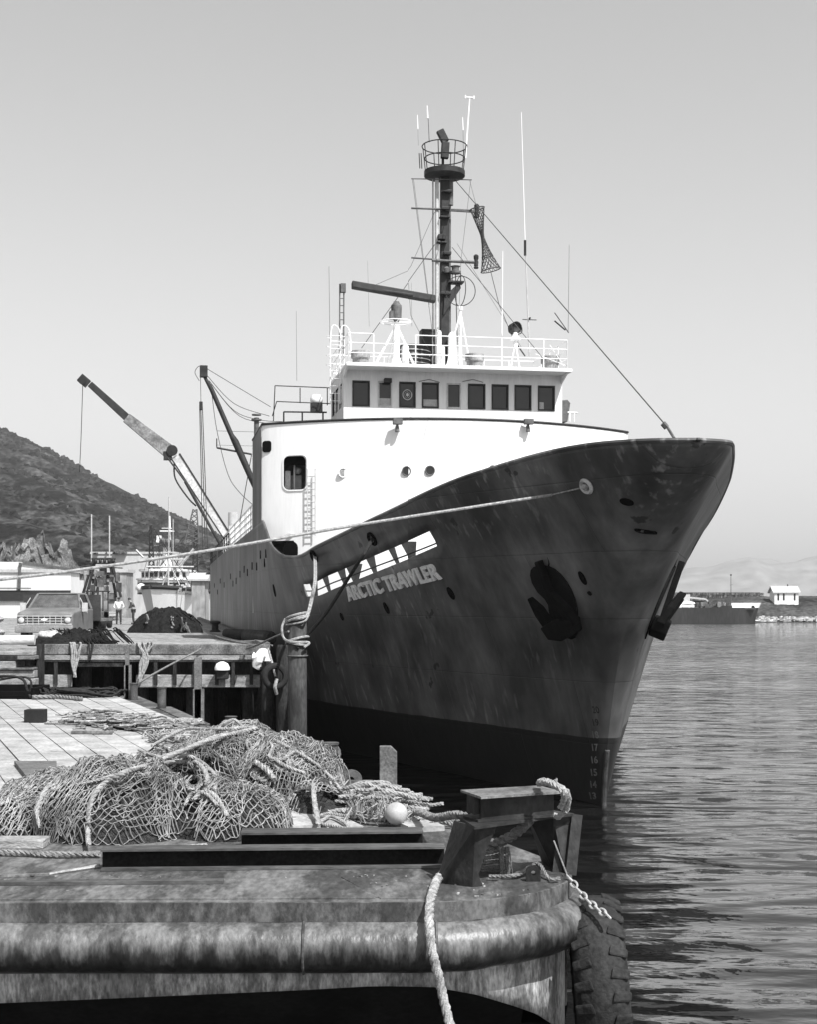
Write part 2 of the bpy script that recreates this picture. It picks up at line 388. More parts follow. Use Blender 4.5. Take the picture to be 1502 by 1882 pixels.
# ============================================================ THE TRAWLER (local frame: x to port, y aft, origin at the stem on the waterline)
OX, OY = 4.85, 35.1; TH = math.atan(.177); CT, ST = math.cos(TH), math.sin(TH)
def sm(x, pts):
    n = len(pts)
    if x <= pts[0][0]: return pts[0][1]
    if x >= pts[-1][0]: return pts[-1][1]
    for i in range(n-1):
        if x <= pts[i+1][0]: break
    def sl(k):
        if k <= 0 or k >= n-1:
            k2 = min(max(k, 1), n-1); return (pts[k2][1]-pts[k2-1][1])/(pts[k2][0]-pts[k2-1][0])
        a = (pts[k][1]-pts[k-1][1])/(pts[k][0]-pts[k-1][0]); b = (pts[k+1][1]-pts[k][1])/(pts[k+1][0]-pts[k][0])
        return 0 if a*b <= 0 else 2*a*b/(a+b)
    h = pts[i+1][0]-pts[i][0]; t = (x-pts[i][0])/h
    return ((1+2*t)*(1-t)**2*pts[i][1]+t*(1-t)**2*h*sl(i)+t*t*(3-2*t)*pts[i+1][1]+t*t*(t-1)*h*sl(i+1))
RP = [(0,0),(.08,.4),(.3,.72),(.7,1.02),(1.3,1.3),(2.3,1.72),(4.3,2.62),(6.3,3.5),(11.3,5.4),(16.3,6.75),(20,7.15),(120,7.15)]
WP = [(0,0),(2,.55),(5,1.6),(10,3.3),(15,5.0),(20,6.3),(25,6.9),(30,7.15),(120,7.15)]
FPR = [(-3,0),(0,0),(1.5,.3),(2.4,.6),(3.65,1.15),(5,2.1),(6.5,3.7),(8.4,6.2),(9,6.8)]
ZT = [(-6.3,8.35),(-4,8.45),(0,8.15),(5,7.43),(10,6.75),(12,6.5),(13.5,6.55),(15,6.9),(17,7.6),(18.5,8.0),(85,7.7)]
def SF(z): return sm(z, FPR)
def hv(u, z):
    d = u+SF(z)
    if d <= 0: return 0
    t = min(max(z/8.4, 0), 1.05)
    return sm(d, WP)+(sm(d, RP)-sm(d, WP))*t**.5
def W2L(p): return Vector((CT*(p[0]-OX)+ST*(p[1]-OY), -ST*(p[0]-OX)+CT*(p[1]-OY), p[2]))
def L2W(p): return Vector((OX+CT*p[0]-ST*p[1], OY+ST*p[0]+CT*p[1], p[2]))
def SY(px, py, yl):
    k = (px-751)/FP_; D = (yl-ST*OX+CT*OY)/(CT-ST*k); return W2L(P(px, py, D))
def SX(px, py, xl):
    k = (px-751)/FP_; D = (xl+CT*OX+ST*OY)/(CT*k+ST); return W2L(P(px, py, D))
def hit(px, py, side=-1):
    """where the sight line through a photo pixel meets the hull side (local)"""
    def fn(D):
        q = W2L(P(px, py, D)); return hv(q.y, q.z)-side*q.x
    D = 26.; prev = fn(D)
    while D < 130:
        c = fn(D+.1)
        if prev < 0 <= c: break
        prev = c; D += .1
    a, b_ = D, D+.1
    for _ in range(20):
        mm = (a+b_)/2
        if fn(mm) < 0: a = mm
        else: b_ = mm
    return W2L(P(px, py, a))
def hnorm(u, z, side=-1):
    e = .05; a = Vector((side*hv(u+e, z), u+e, z))-Vector((side*hv(u-e, z), u-e, z)); c = Vector((side*hv(u, z+e), u, z+e))-Vector((side*hv(u, z-e), u, z-e))
    nn = a.cross(c).normalized()
    return nn if nn.x*side > 0 else -nn
T = thing('trawler', (OX, OY, 0), 'large dark hulled trawler with white deckhouse and tall mast, bow towards the viewer', 'ship')
T.rotation_euler = (0, 0, TH); ORG[T] = Vector((0, 0, 0))
# hull paint: dark grey topsides, black boot topping below a painted line, scuffs and water glints painted as pale streaks down the plating
hm = bpy.data.materials.new('hull_paint'); hm.use_nodes = True; n = hm.node_tree.nodes; L = hm.node_tree.links; p = n['Principled BSDF']
p.inputs['Roughness'].default_value = .48; p.inputs['Specular IOR Level'].default_value = .35
tc = n.new('ShaderNodeTexCoord')
def nn_(sc, st, det=6, rot=(0,0,0)):
    mp = n.new('ShaderNodeMapping'); mp.inputs['Scale'].default_value = st; mp.inputs['Rotation'].default_value = rot; L.new(tc.outputs['Object'], mp.inputs[0])
    t = n.new('ShaderNodeTexNoise'); t.inputs['Scale'].default_value = sc; t.inputs['Detail'].default_value = det; L.new(mp.outputs[0], t.inputs[0]); return t.outputs[0]
def rng(x, a, b_, c, d):
    r = n.new('ShaderNodeMapRange'); r.inputs[1].default_value = a; r.inputs[2].default_value = b_; r.inputs[3].default_value = c; r.inputs[4].default_value = d; L.new(x, r.inputs[0]); return r.outputs[0]
def mm_(op, a, b_):
    q = n.new('ShaderNodeMath'); q.operation = op
    for i, x in enumerate((a, b_)):
        if isinstance(x, (int, float)): q.inputs[i].default_value = x
        else: L.new(x, q.inputs[i])
    return q.outputs[0]
base = rng(nn_(.35, (1,1,1), 8), .38, .62, .036, .105)
stre = rng(nn_(1.0, (1.3,1.3,.2), 6), .35, .68, .72, 1.45)
fine_ = rng(nn_(5, (1,1,.35), 6), .3, .7, .85, 1.15)
glint_scuff = rng(nn_(1.9, (2.4,2.4,.30), 12), .57, .70, 0, .13)
pat = rng(nn_(.22, (1,1,1), 2), .45, .6, 0, 1)
sep = n.new('ShaderNodeSeparateXYZ'); L.new(tc.outputs['Object'], sep.inputs[0])
col = mm_('ADD', mm_('MULTIPLY', mm_('MULTIPLY', base, stre), fine_), mm_('MULTIPLY', glint_scuff, pat))
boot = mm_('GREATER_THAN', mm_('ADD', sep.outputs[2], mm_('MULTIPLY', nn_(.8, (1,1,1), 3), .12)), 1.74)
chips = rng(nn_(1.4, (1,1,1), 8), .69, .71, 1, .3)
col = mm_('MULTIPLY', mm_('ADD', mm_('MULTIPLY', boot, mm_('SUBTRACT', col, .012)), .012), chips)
L.new(col, p.inputs['Base Color'])
cb = n.new('ShaderNodeCombineXYZ'); L.new(sep.outputs[1], cb.inputs[0]); L.new(sep.outputs[2], cb.inputs[1])
bk = n.new('ShaderNodeTexBrick'); bk.inputs['Scale'].default_value = 1; bk.inputs['Brick Width'].default_value = 5.5; bk.inputs['Row Height'].default_value = 1.55; bk.inputs['Mortar Size'].default_value = .018; bk.inputs['Mortar Smooth'].default_value = .6
for k_ in ('Color1','Color2'): bk.inputs[k_].default_value = (1,1,1,1)
bk.inputs['Mortar'].default_value = (0,0,0,1); L.new(cb.outputs[0], bk.inputs[0])
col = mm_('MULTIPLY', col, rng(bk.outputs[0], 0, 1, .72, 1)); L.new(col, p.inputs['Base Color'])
bp = n.new('ShaderNodeBump'); bp.inputs['Strength'].default_value = .35; bp.inputs['Distance'].default_value = .08
L.new(mm_('ADD', mm_('ADD', nn_(1.1, (1,1,.6), 3), mm_('MULTIPLY', nn_(6, (1,1,1), 4), .06)), mm_('MULTIPLY', bk.outputs[0], .25)), bp.inputs['Height']); L.new(bp.outputs[0], p.inputs['Normal'])
us = [-6.3,-6.26,-6.2,-6.1,-5.95,-5.75,-5.5,-5.2,-4.9,-4.5,-4,-3.5]+[-3+.5*i for i in range(45)]+[20+2*i for i in range(33)]+[85.0]
deps = [0,.12,.4,.65,.88,1.08,1.29,1.6,2.1]
NR = 26
SLOT = (2.4, 12.6)
def hrow(u, j):
    zt = sm(u, ZT)
    if j < len(deps): z = zt-deps[j]
    else: z = (zt-deps[-1])+( -2-(zt-deps[-1]))*(j-len(deps)+1)/(NR-len(deps)+1)
    wgt = max(0, (12-u)/18.3)**2
    uu = u+(6.3-SF(z))*wgt
    return uu, z
for side, nm in ((-1, 'hull_starboard'), (1, 'hull_port')):
    pass
b = MB(); nu = len(us)-1
for side in (-1, 1):
    def fn(a, c, side=side):
        u = us[int(round(a*nu))]; uu, z = hrow(u, int(round(c*NR))); v = hv(uu, z)
        if u == -6.3: v = 0
        if uu > 70: v *= 1-.25*((uu-70)/15)**2
        return (side*v, uu, z)
    sk = (lambda i, j: j in (4, 5) and us[i] >= SLOT[0]-.01 and us[i+1] <= SLOT[1]+.01)
    b.grid(fn, nu, NR, sk)
# transom
hull = b.build('hull', hm, T, smooth=2)
me = hull.data; bmm = bmesh.new(); bmm.from_mesh(me); bmesh.ops.remove_doubles(bmm, verts=bmm.verts, dist=.004); bmesh.ops.recalc_face_normals(bmm, faces=bmm.faces); bmm.to_mesh(me); bmm.free()
me.set_sharp_from_angle(angle=math.radians(26))
md = hull.modifiers.new('plate', 'SOLIDIFY'); md.thickness = .06; md.offset = -1
b = MB(); b.bb((-5.3, 84.9, -1), (5.3, 85.0, 7.7)); b.build('transom', hm, T)
# cap rail along the rim, fore deck, inner bulwark lining
def rim(side, dz=0, inn=0, u0=-6.3, u1=18.5):
    pts = []
    for u in us:
        if u0 <= u <= u1:
            z = sm(u, ZT); pts.append((side*max(0, hv(u, z)-inn), u+ (inn if u < -5.9 else 0), z+dz))
    return pts
b = MB(); b.tube(list(reversed(rim(-1, .01, 0.02)))+rim(1, .01, .02)[1:], .055, 6); b.build('rim_bar', hm, T, smooth=True)
b = MB()
ud = [u for u in us if -3.5 <= u <= 18.5]
dk = lambda u: lin(u, [(-3.5,6.6),(0,6.35),(5,5.62),(10,4.95),(18.5,4.75)])
b.grid(lambda a, c: (lambda u: ((-1+2*c)*(hv(u, dk(u))-.05), u, dk(u)))(ud[int(round(a*(len(ud)-1)))]), len(ud)-1, 4); b.build('fore_deck', gmetal, T)
# after deck
b = MB(); b.bb((-7.05, 21, 7.3), (7.05, 84.5, 7.4)); b.build('after_deck', gmetal, T)
# slot bar, slot frame brackets and their stays
b = MB(); pts = []
uu_ = [SLOT[0]+i*.2 for i in range(int((SLOT[1]-SLOT[0])/.2)+1)]
for u in uu_:
    z = sm(u, ZT)-1.1; pts.append((-(hv(u, z)-.03), u, z))
b.tube(pts, .022, 6); b.build('freeing_port_bar', dmetal, T)
for i in range(8):
    u = (3.2,4.9,5.7,7.2,8.7,9.4,10.7,11.9)[i]; wbr = (.25,.5,.22,.3,.55,.28,.22,.3,.25,.2)[i]; z1 = sm(u, ZT); 
    b = MB(); zt_, zb_ = z1-.72, z1-1.42
    xo = lambda z: -(hv(u, z)-.05)
    b.prism([(xo(zt_), u, zt_), (xo(zb_), u, zb_), (xo(zb_)+.06, u, zb_), (xo(zt_)+wbr, u, zt_)], (0, .03, 0)); b.build('bulwark_bracket', dmetal, T)
    b = MB(); xo = lambda z: (hv(u, z)-.05)
    b.prism([(xo(zt_), u, zt_), (xo(zb_), u, zb_), (xo(zb_)-.06, u, zb_), (xo(zt_)-.4, u, zt_)], (0, .03, 0)); b.build('bulwark_bracket', dmetal, T)
# rounded ends of the slot
# stem bar
b = MB(); pts = [(0, -SF(z)-.02, z) for z in [-.6+.2*i for i in range(11)]]
b.tube(pts, [.065]*len(pts), 8); b.build('stem_bar', mat('stem_steel', .07, .025, 2.5, .6, fine=.4), T, smooth=True)
# name in raised letters, wrapped on to the plating
vs, fs = text_pts('ARCTIC TRAWLER', .028, 0)
wx = max(q.x for q in vs); hy = max(q.y for q in vs)
A0, A1 = (644, 1103), (814, 1062)
def wrap(vs, fs, p0, p1, up, out=.05, side=-1):
    """lay flat text (0..wx, 0..hy) on the hull between two photo points on its base line"""
    wx = max(q.x for q in vs); hy = max(q.y for q in vs)
    a = hit(*p0); c = hit(*p1)
    u0, z0, u1, z1 = a.y, a.z, c.y, c.z
    front = []; back = []
    for q in vs:
        t = q.x/wx; s_ = q.y/hy
        u = u0+(u1-u0)*t; z = z0+(z1-z0)*t
        # letters stand along the plating
        zz = z+up*s_; uu = u-up*s_*.12
        x = side*hv(uu, zz); nn = hnorm(uu, zz, side)
        pt = Vector((x, uu, zz)); front.append(pt+nn*out); back.append(pt-nn*.005)
    nV = len(vs); F = [tuple(f) for f in fs]
    ed = {}
    for f in F:
        for i in range(len(f)):
            e = (f[i], f[(i+1) % len(f)]); ed[e] = 1
    sides = [(e[0], e[0]+nV, e[1]+nV, e[1]) for e in ed if (e[1], e[0]) not in ed]
    return front+back, F+sides
b = MB(); b.add(*wrap(vs, fs, A0, A1, .41, .07)); b.build('name_lettering', mat('letter_steel', .75, .6, 6, .6, fine=.3), T)
# draught marks
for num, py in (('20',1310),('19',1333),('18',1356),('17',1379),('16',1402),('15',1425),('14',1447),('13',1468)):
    vs, fs = text_pts(num, .02)
    px = lin(py, [(1310,1091),(1468,1084)])
    b = MB(); b.add(*wrap(vs, fs, (px, py), (px+13, py), .17, .006))
    b.build('draught_mark', dmetal if num in ('20','19') else mat('mark_paint', .15, .08, 9, .7), T)
# anchors (stockless) either side of the bow
ah = hit(1028, 1092); amat = mat('anchor_iron', .008, .004, 5, .9, fine=.4, spec=.08)
for side in (-1, 1):
    c = Vector((side*hv(ah.y, ah.z), ah.y, ah.z)); nn = hnorm(ah.y, ah.z, side)
    dn = Vector((side*(hv(ah.y, ah.z-.5)-hv(ah.y, ah.z+.5)), 0, -1)); dn = (dn-nn*dn.dot(nn)).normalized(); tx = nn.cross(dn).normalized()
    M = lambda a, b_, d: c+tx*a*.98+dn*b_*1.0+nn*(d*1.15+.03)
    an = MB(); an.bar(M(0,-.95,.12), M(0,.7,.22), .2, .16, nn); an.build('anchor', amat, T, bevel=.03)
    ao = bpy.context.scene.objects[-1] if False else [o for o in T.children if o.name.startswith('anchor')][-1]
    cr = MB(); 
    cr.prism([M(-.62,.62,.05), M(-.5,.95,.05), M(0,1.05,.05), M(.5,.95,.05), M(.62,.62,.05), M(0,.5,.05)], nn*.42)
    cr.build('crown', amat, ao, bevel=.04)
    for s_ in (-1, 1):
        fl = MB(); fl.prism([M(s_*.30,.8,.12), M(s_*.66,.75,.12), M(s_*.68,.3,.2), M(s_*.50,-.2,.32), M(s_*.36,.15,.22)], nn*.2); fl.build('fluke', amat, ao, bevel=.03)
    hp = MB(); hp.lathe(M(0,-.95,-.12), [(.26,0),(.28,.13),(.23,.16),(.2,.12),(.18,0)], 18, nn); hp.build('hawse_pipe', mat('anchor_surround', .012, .006, 3, .9, spec=.1), T, smooth=True)
    # dark lobed patch behind the anchor
    dp = MB(); ring = []
    for k in range(28):
        t = 2*PI*k/28; fq = 1-.38*math.exp(-(math.sin(t+.1)/.3)**2)*(math.cos(t) > 0)+.08*math.sin(3*t); uu = ah.y+.66*fq*math.cos(t)+.12; zz = ah.z+.9*fq*math.sin(t)-.12; q = Vector((side*hv(uu, zz), uu, zz)); ring.append(q+nn*.02)
    dp.add(ring, [tuple(range(28))]); dp.build('dark_patch', mat('anchor_surround', .012, .006, 3, .9, spec=.1), T, solid=.03)
# fairlead with pale rope collar
fh = hit(1080, 893); nn = hnorm(fh.y, fh.z)
b = MB(); b.lathe(fh-nn*.05, [(.16,0),(.2,.08),(.16,.14),(.1,.1),(.08,0)], 16, nn); b.build('fairlead', lmetal, T, smooth=True)
fh2 = hit(684, 990); nn2 = hnorm(fh2.y, fh2.z)
b = MB(); b.lathe(fh2-nn2*.05, [(.2,0),(.22,.08),(.17,.12),(.12,.08),(.1,0)], 16, nn2); b.build('fairlead', black, T, smooth=True)
fh3 = hit(577, 1022); nn3 = hnorm(fh3.y, fh3.z)
b = MB(); b.lathe(fh3-nn3*.05, [(.2,0),(.22,.08),(.17,.12),(.12,.08),(.1,0)], 16, nn3); b.build('fairlead', black, T, smooth=True)
# overboard openings and marks in the plating
for px, py, w_, h_ in ((1152,922,.11,.08),(1181,976,.05,.06),(1072,1062,.08,.16),(830,1090,.1,.17),(710,1117,.09,.17),(628,1133,.07,.12),(504,1085,.1,.22),(1085,1090,.05,.05),(562,1142,.04,.1)):
    q = hit(px, py); nn = hnorm(q.y, q.z); b = MB(); ring = []
    for k in range(14):
        t = 2*PI*k/14; uu = q.y+w_*1.2*math.cos(t); zz = q.z+h_*math.sin(t); ring.append(Vector((-hv(uu, zz), uu, zz))+nn*.012)
    b.add(ring, [tuple(range(14))]); b.build('discharge_port', black, T, solid=.02)
for i in range(16):
    px = lin(i, [(0,386),(15,490)])+random.uniform(-3,3); q = hit(px, lin(px, [(386,1085),(440,1062),(490,1020)])+random.uniform(-12,12))
    b = MB(); b.box(q+Vector((-.01,0,0)), (.03, .22, .30)); b.build('scupper', black, T)
# ---------------------------------------------------------------- deckhouse with the curved white front
def yf(x): return 16.2+2.8*(x/7.15)**2
ZH0, ZH1 = 4.6, 11.62
H = MB()
xc = [-7.12,-7.0,-6.85,-6.6]+[-6.3+.3*i for i in range(43)]+[6.6,6.85,7.0,7.12]
d0 = SY(521, 838, yf(-6.3)); d1 = SY(562, 900, yf(-5.8))
xc = sorted(set([x for x in xc if abs(x-d0.x) > .1 and abs(x-d1.x) > .1]+[d0.x, d1.x]))
zc = sorted([ZH0, 7.4, d1.z, d0.z, 10.4, ZH1])
H.grid(lambda a, c: (lambda x, z: (x, yf(x)+(.25*max(0, (abs(x)-6.8)/.32))**2, z))(xc[int(round(a*(len(xc)-1)))], zc[int(round(c*5))] if c > .01 else (4.6 if abs(xc[int(round(a*(len(xc)-1)))]) < 5.8 else 7.3)), len(xc)-1, 5,
       lambda i, j: xc[i] >= d0.x-.01 and xc[i+1] <= d1.x+.01 and j == 2)
for s_ in (1,): H.add([(s_*7.12, yf(7.12)+.06, 7.2), (s_*7.12, yf(7.12)+.06, ZH1), (s_*7.12, 24, ZH1), (s_*7.12, 24, 7.2)], [(0,1,2,3)])
H.add([(-7.12,24,4.6),(7.12,24,4.6),(7.12,24,ZH1),(-7.12,24,ZH1)], [(0,1,2,3)])
house = H.build('deckhouse', whouse, T, smooth=True)
b = MB(); b.add([(-7.13, yf(7.12)+.03, 7.2), (-7.13, yf(7.12)+.03, ZH1-.02), (-7.13, 24, ZH1-.02), (-7.13, 24, 7.2)], [(0,1,2,3)]); b.build('side_plating', hm, house)
b = MB(); xs = [-7.1+.355*i for i in range(41)]
b.add([(x, yf(x)+.05, 11.2) for x in xs]+[(x, 24, 11.2) for x in xs], [(i, i+1, 42+i, 41+i) for i in range(40)]); b.build('roof', gmetal, house)
b = MB(); b.tube([(-7.12, 24, ZH1)]+[(x, yf(x), ZH1+.02) for x in xs]+[(7.12, 24, ZH1)], .05, 6); b.build('top_rail', trim, house)
# opening with rounded frame, dark room and gear behind it
def rrect(x0, x1, z0, z1, r, k=5):
    o = []
    for cx, cz, a in ((x1-r, z1-r, 0), (x0+r, z1-r, 90), (x0+r, z0+r, 180), (x1-r, z0+r, 270)):
        for i in range(k+1): t = math.radians(a+90*i/k); o.append((cx+r*math.cos(t), cz+r*math.sin(t)))
    return o
def frame(mb, x0, x1, z0, z1, r, w_, y0, dep, yfn):
    a = rrect(x0, x1, z0, z1, r); c = rrect(x0-w_, x1+w_, z0-w_, z1+w_, r+w_); nA = len(a)
    vs = [(x, yfn(x)+y0, z) for x, z in a]+[(x, yfn(x)+y0, z) for x, z in c]+[(x, yfn(x)+y0+dep, z) for x, z in a]+[(x, yfn(x)+y0+dep, z) for x, z in c]
    fs = []
    for i in range(nA):
        j = (i+1) % nA; fs += [(i, j, nA+j, nA+i), (i, 2*nA+i, 2*nA+j, j), (nA+i, nA+j, 3*nA+j, 3*nA+i)]
    mb.add(vs, fs)
def corners(mb, x0, x1, z0, z1, r, y0, yfn):   # fills the square corners outside the rounded outline
    for (cx, cz, sx, sz) in ((x1, z1, -1, -1), (x0, z1, 1, -1), (x0, z0, 1, 1), (x1, z0, -1, 1)):
        pts = [(cx, cz)]+[(cx+sx*r-sx*r*math.cos(t), cz+sz*r-sz*r*math.sin(t)) for t in [math.radians(90*i/6) for i in range(7)]]
        mb.add([(x, yfn(x)+y0, z) for x, z in pts], [(0, i, i+1) for i in range(1, 7)])
b = MB(); frame(b, d0.x+.0, d1.x, d1.z, d0.z, .2, .05, -.035, .3, yf); corners(b, d0.x, d1.x, d1.z, d0.z, .2, -.015, yf); b.build('opening_frame', whouse, house)
b = MB(); b.add([(d0.x-.4, yf(d0.x)+1.3, d1.z-.5), (d1.x+.5, yf(d0.x)+1.3, d1.z-.5), (d1.x+.5, yf(d0.x)+1.3, d0.z+.3), (d0.x-.4, yf(d0.x)+1.3, d0.z+.3)], [(0,1,2,3)])
b.build('inner_bulkhead', mat('dim_paint', .30, .12, 3, .7), house)
b = MB(); yy = yf(d0.x)+.5; b.bb((d0.x+.1, yy, d1.z), (d0.x+.3, yy+.2, d0.z-.5)); b.bb((d0.x+.35, yy+.3, d1.z), (d1.x-.05, yy+.6, d1.z+.62)); b.cyl((d0.x+.45, yy, d1.z), (d0.x+.45, yy, d0.z), .04); b.sph((d1.x-.2, yy+.2, d1.z+.8), .14); b.build('stowed_gear', lmetal, house)
b = MB(); b.add([(d0.x-.2, yf(d0.x)+.25, d0.z-.32), (d1.x+.2, yf(d0.x)+.1, d0.z-.32), (d1.x+.2, yf(d0.x)+.1, d0.z+.05), (d0.x-.2, yf(d0.x)+.25, d0.z+.05)], [(0,1,2,3)]); b.build('dark_top', black, house)  # shade in the upper part of the room put in as a black sheet
def onfront(px, py, off=0):
    y = 16.5
    for _ in range(8): q = SY(px, py, y); y = yf(q.x)
    q = SY(px, py, y); return Vector((q.x, q.y-off, q.z))
def fpanel(name, x0p, x1p, y0p, y1p, r, mt, par, off=.02):
    q0 = onfront(x0p, y1p); q1 = onfront(x1p, y0p); pts = rrect(q0.x, q1.x, q0.z, q1.z, r)
    b = MB(); b.add([(x, yf(x)-off, z) for x, z in pts], [tuple(range(len(pts)))]); return b.build(name, mt, par)
fpanel('wing_opening', 481.5, 498, 810, 832, .1, black, house, .03)
fpanel('low_doorway', 520, 547, 994, 1030, .25, black, house)
q = onfront(530, 985); b = MB(); b.bar(q+Vector((-.45,-.1,-.1)), q+Vector((0,-.1,.06)), .08, .05); b.bar(q+Vector((0,-.1,.06)), q+Vector((.6,-.12,-.0)), .08, .05); b.build('drip_rail', lmetal, house)
for px, py, mt in ((630,869,'l'),(747,866,'d'),(791,865,'d'),(906,863,'l')):
    q = onfront(px, py); b = MB(); b.lathe(q+Vector((0,.02,0)), [(.15,-.0),(.15,.04)], 20, (0,-1,0)); ph = b.build('porthole', glass if mt == 'd' else mat('hatch_grey', .35, .15, 5, .4), house)
    b = MB(); b.ring(q+Vector((0,-.03,0)), .165, .022, 24, (0,1,0)); b.build('rim', gmetal if mt == 'd' else white, ph)
for px in (728, 969):
    q = onfront(px, 780); fl = MB(); fl.box(q+Vector((0,-.28,.06)), (.34,.2,.2)); fl.cyl(q+Vector((0,-.2,-.06)), q+Vector((0,-.2,-.3)), .05, .09, 10); fl.bar(q+Vector((0,0,-.1)), q+Vector((0,-.28,-.02)), .07,.07)
    fl.build('flood_light', gmetal, house, bevel=.03)
b = MB(); qa, qb = onfront(563.5, 862, .16), onfront(578, 862, .16); zb = onfront(570, 985).z
b.cyl((qa.x, qa.y, zb), (qa.x, qa.y, qa.z), .022, n=6); b.cyl((qb.x, qb.y, zb), (qb.x, qb.y, qb.z), .022, n=6)
z = zb+.05
while z < qa.z-.1: b.cyl((qa.x, qa.y, z), (qb.x, qb.y, z), .016, n=6); z += .235
b.build('ladder', lmetal, house)
# rail on the house top, port side and far side gear
# ---------------------------------------------------------------- wheelhouse
YW = 18.6
wl, wr = SY(631, 750, YW).x, SY(1034, 750, YW).x
zr = SY(640, 672, YW-.95).z
WH = MB(); zt_, zb_ = SY(800, 705, YW).z, SY(800, 749, YW).z
win = [(663,30,706,746),(707,24,707,744),(749,30,707,747),(792,29,708,747),(835,24,709,746),(877,30,709,749),(920,29,710,750),(962,29,710,751),(1005,29,712,752)]
cols = [wl]; 
for c_, w_, a, e in win: cols += [SY(c_-w_/2, 730, YW).x, SY(c_+w_/2, 730, YW).x]
cols.append(wr)
WH.grid(lambda a, c: (cols[int(round(a*(len(cols)-1)))], YW, (11.1, zb_, zt_, zr)[int(round(c*3))]), len(cols)-1, 3, lambda i, j: j == 1 and i % 2 == 1)
YB = YW+3.9
sw = [YW, YW+.5, YW+1.35, YW+1.6, YW+2.4, YW+2.65, YW+3.5, YB]
for x_ in (wl, wr):
    WH.grid(lambda a, c: (x_, sw[int(round(a*7))], (11.1, zb_, zt_, zr)[int(round(c*3))]), 7, 3, lambda i, j: j == 1 and i in (1,3,5))
WH.add([(wl, YB, 11.1), (wr, YB, 11.1), (wr, YB, zr), (wl, YB, zr)], [(0,1,2,3)])
wh = WH.build('wheelhouse', mat('wheelhouse_paint', .72, .62, 1.2, .55, fine=.05, stretch=(2,2,.3)), T)
ORG[wh] = Vector((0,0,0))
b = MB(); b.bb((wl-.02, YW-.95, zr), (wr+.12, YB+.2, zr+.13)); roof = b.build('roof', whouse, wh, bevel=.02)
b = MB(); b.prism([(wl, YW-.9, zr-.002), (wl, YW+.0, zr-.3), (wl, YW+.0, zr-.002)], (.06,0,0)); b.build('roof_bracket', whouse, wh)
b = MB(); b.prism([(wr, YW-.9, zr-.002), (wr, YW, zr-.3), (wr, YW, zr-.002)], (-.06,0,0)); b.build('roof_bracket', whouse, wh)
for i, (c_, w_, a, e) in enumerate(win):
    x0, x1 = cols[1+2*i], cols[2+2*i]
    lt = w_ < 28
    b = MB(); g = b.bb((x0, YW+.06, zb_), (x1, YW+.08, zt_)).build('window', glass, wh)
    b = MB(); b.bb((x0-.02, YW-.03, zb_-.03), (x0+.03, YW+.05, zt_+.03)); b.bb((x1-.03, YW-.03, zb_-.03), (x1+.02, YW+.05, zt_+.03)); b.bb((x0+.03, YW-.03, zb_-.03), (x1-.03, YW+.05, zb_+.03)); b.bb((x0+.03, YW-.03, zt_-.03), (x1-.03, YW+.05, zt_+.03))
    b.build('frame', lmetal if lt else dmetal, g)
    if i == 2:
        b = MB(); cc = ((x0+x1)/2, YW+.03, (zb_+zt_)/2); b.ring(cc, .19, .02, 24, (0,1,0)); b.lathe(cc, [(.07,0),(.07,.05)], 14, (0,-1,0)); b.ring(cc, .12, .008, 20, (0,1,0)); b.build('clear_view_screen', lmetal, g)
    if i in (1, 8, 3):
        b = MB(); b.bb((x0+.04, YW+.03, zb_+.04), (x0+(x1-x0)*(.35 if i == 8 else .95), YW+.05, zb_+.3)); b.build('sticker', mat('paper', .4, .3, 5), g)
for i in (1, 3, 5):
    b = MB(); b.bb((wl+.04, sw[i], zb_), (wl+.06, sw[i+1], zt_)); b.build('window', glass, wh)
    b = MB(); b.bb((wr-.06, sw[i], zb_), (wr-.04, sw[i+1], zt_)); b.build('window', glass, wh)
b = MB(); q = SY(711, 701, YW); b.box(q+Vector((0,-.15,0)), (.28,.25,.17)); b.bar(q, q+Vector((0,-.15,0)), .05,.05); b.build('horn', dmetal, wh, bevel=.04)
for px in (790, 870):
    q = SY(px, 701, YW-.03); b = MB(); b.tube([q+Vector((-.4,0,-.02)), q+Vector((0,-.02,.07)), q+Vector((.4,0,-.03))], .012, 5); b.build('wiper_arm', gmetal, wh)
# rails on the wheelhouse roof
def rail(mb, pts, h=1.0, n=3, r=.018, sp=1.0, pr=.02):
    for a, c in zip(pts, pts[1:]):
        a, c = Vector(a), Vector(c)
        for k in range(n): z = Vector((0,0,h*(k+1)/n)); mb.tube([a+z, c+z], r, 5)
        N = max(1, int((c-a).length/sp+.5))
        for k in range(N+1): q = a.lerp(c, k/N); mb.tube([q, q+Vector((0,0,h))], pr, 5)
zf = zr+.13; YR = YW-.9
b = MB(); xs_ = [SY(px, 660, YR).x for px in (640,686,765,846,923,1000,1043)]
for x in xs_+[xs_[0], xs_[-1]]: b.tube([(x, YR, zf), (x, YR, zf+1.07)], .022, 6)
for k in (.36, .72, 1.07):
    b.tube([(xs_[0], YR, zf+k), (xs_[1], YR, zf+k)], .02, 6); b.tube([(xs_[2], YR, zf+k), (xs_[-1], YR, zf+k)], .02, 6)
    if k < 1: b.tube([(xs_[1], YR, zf+k), (xs_[2], YR, zf+k)], .016, 6)
rail(b, [(xs_[0], YR, zf), (xs_[0], YB, zf), (xs_[-1], YB, zf), (xs_[-1], YR, zf)], 1.07, 3, .018, 1.1)
b.tube([(xs_[-1], YR+.1, zf), (xs_[-1]-.65, YR+.1, zf+.9)], .014, 5); b.tube([(xs_[-1], YR, zf+.1), (xs_[-1]-.95, YR+1.0, zf+.7)], .014, 5)
b.build('railing', whouse, wh, smooth=True)
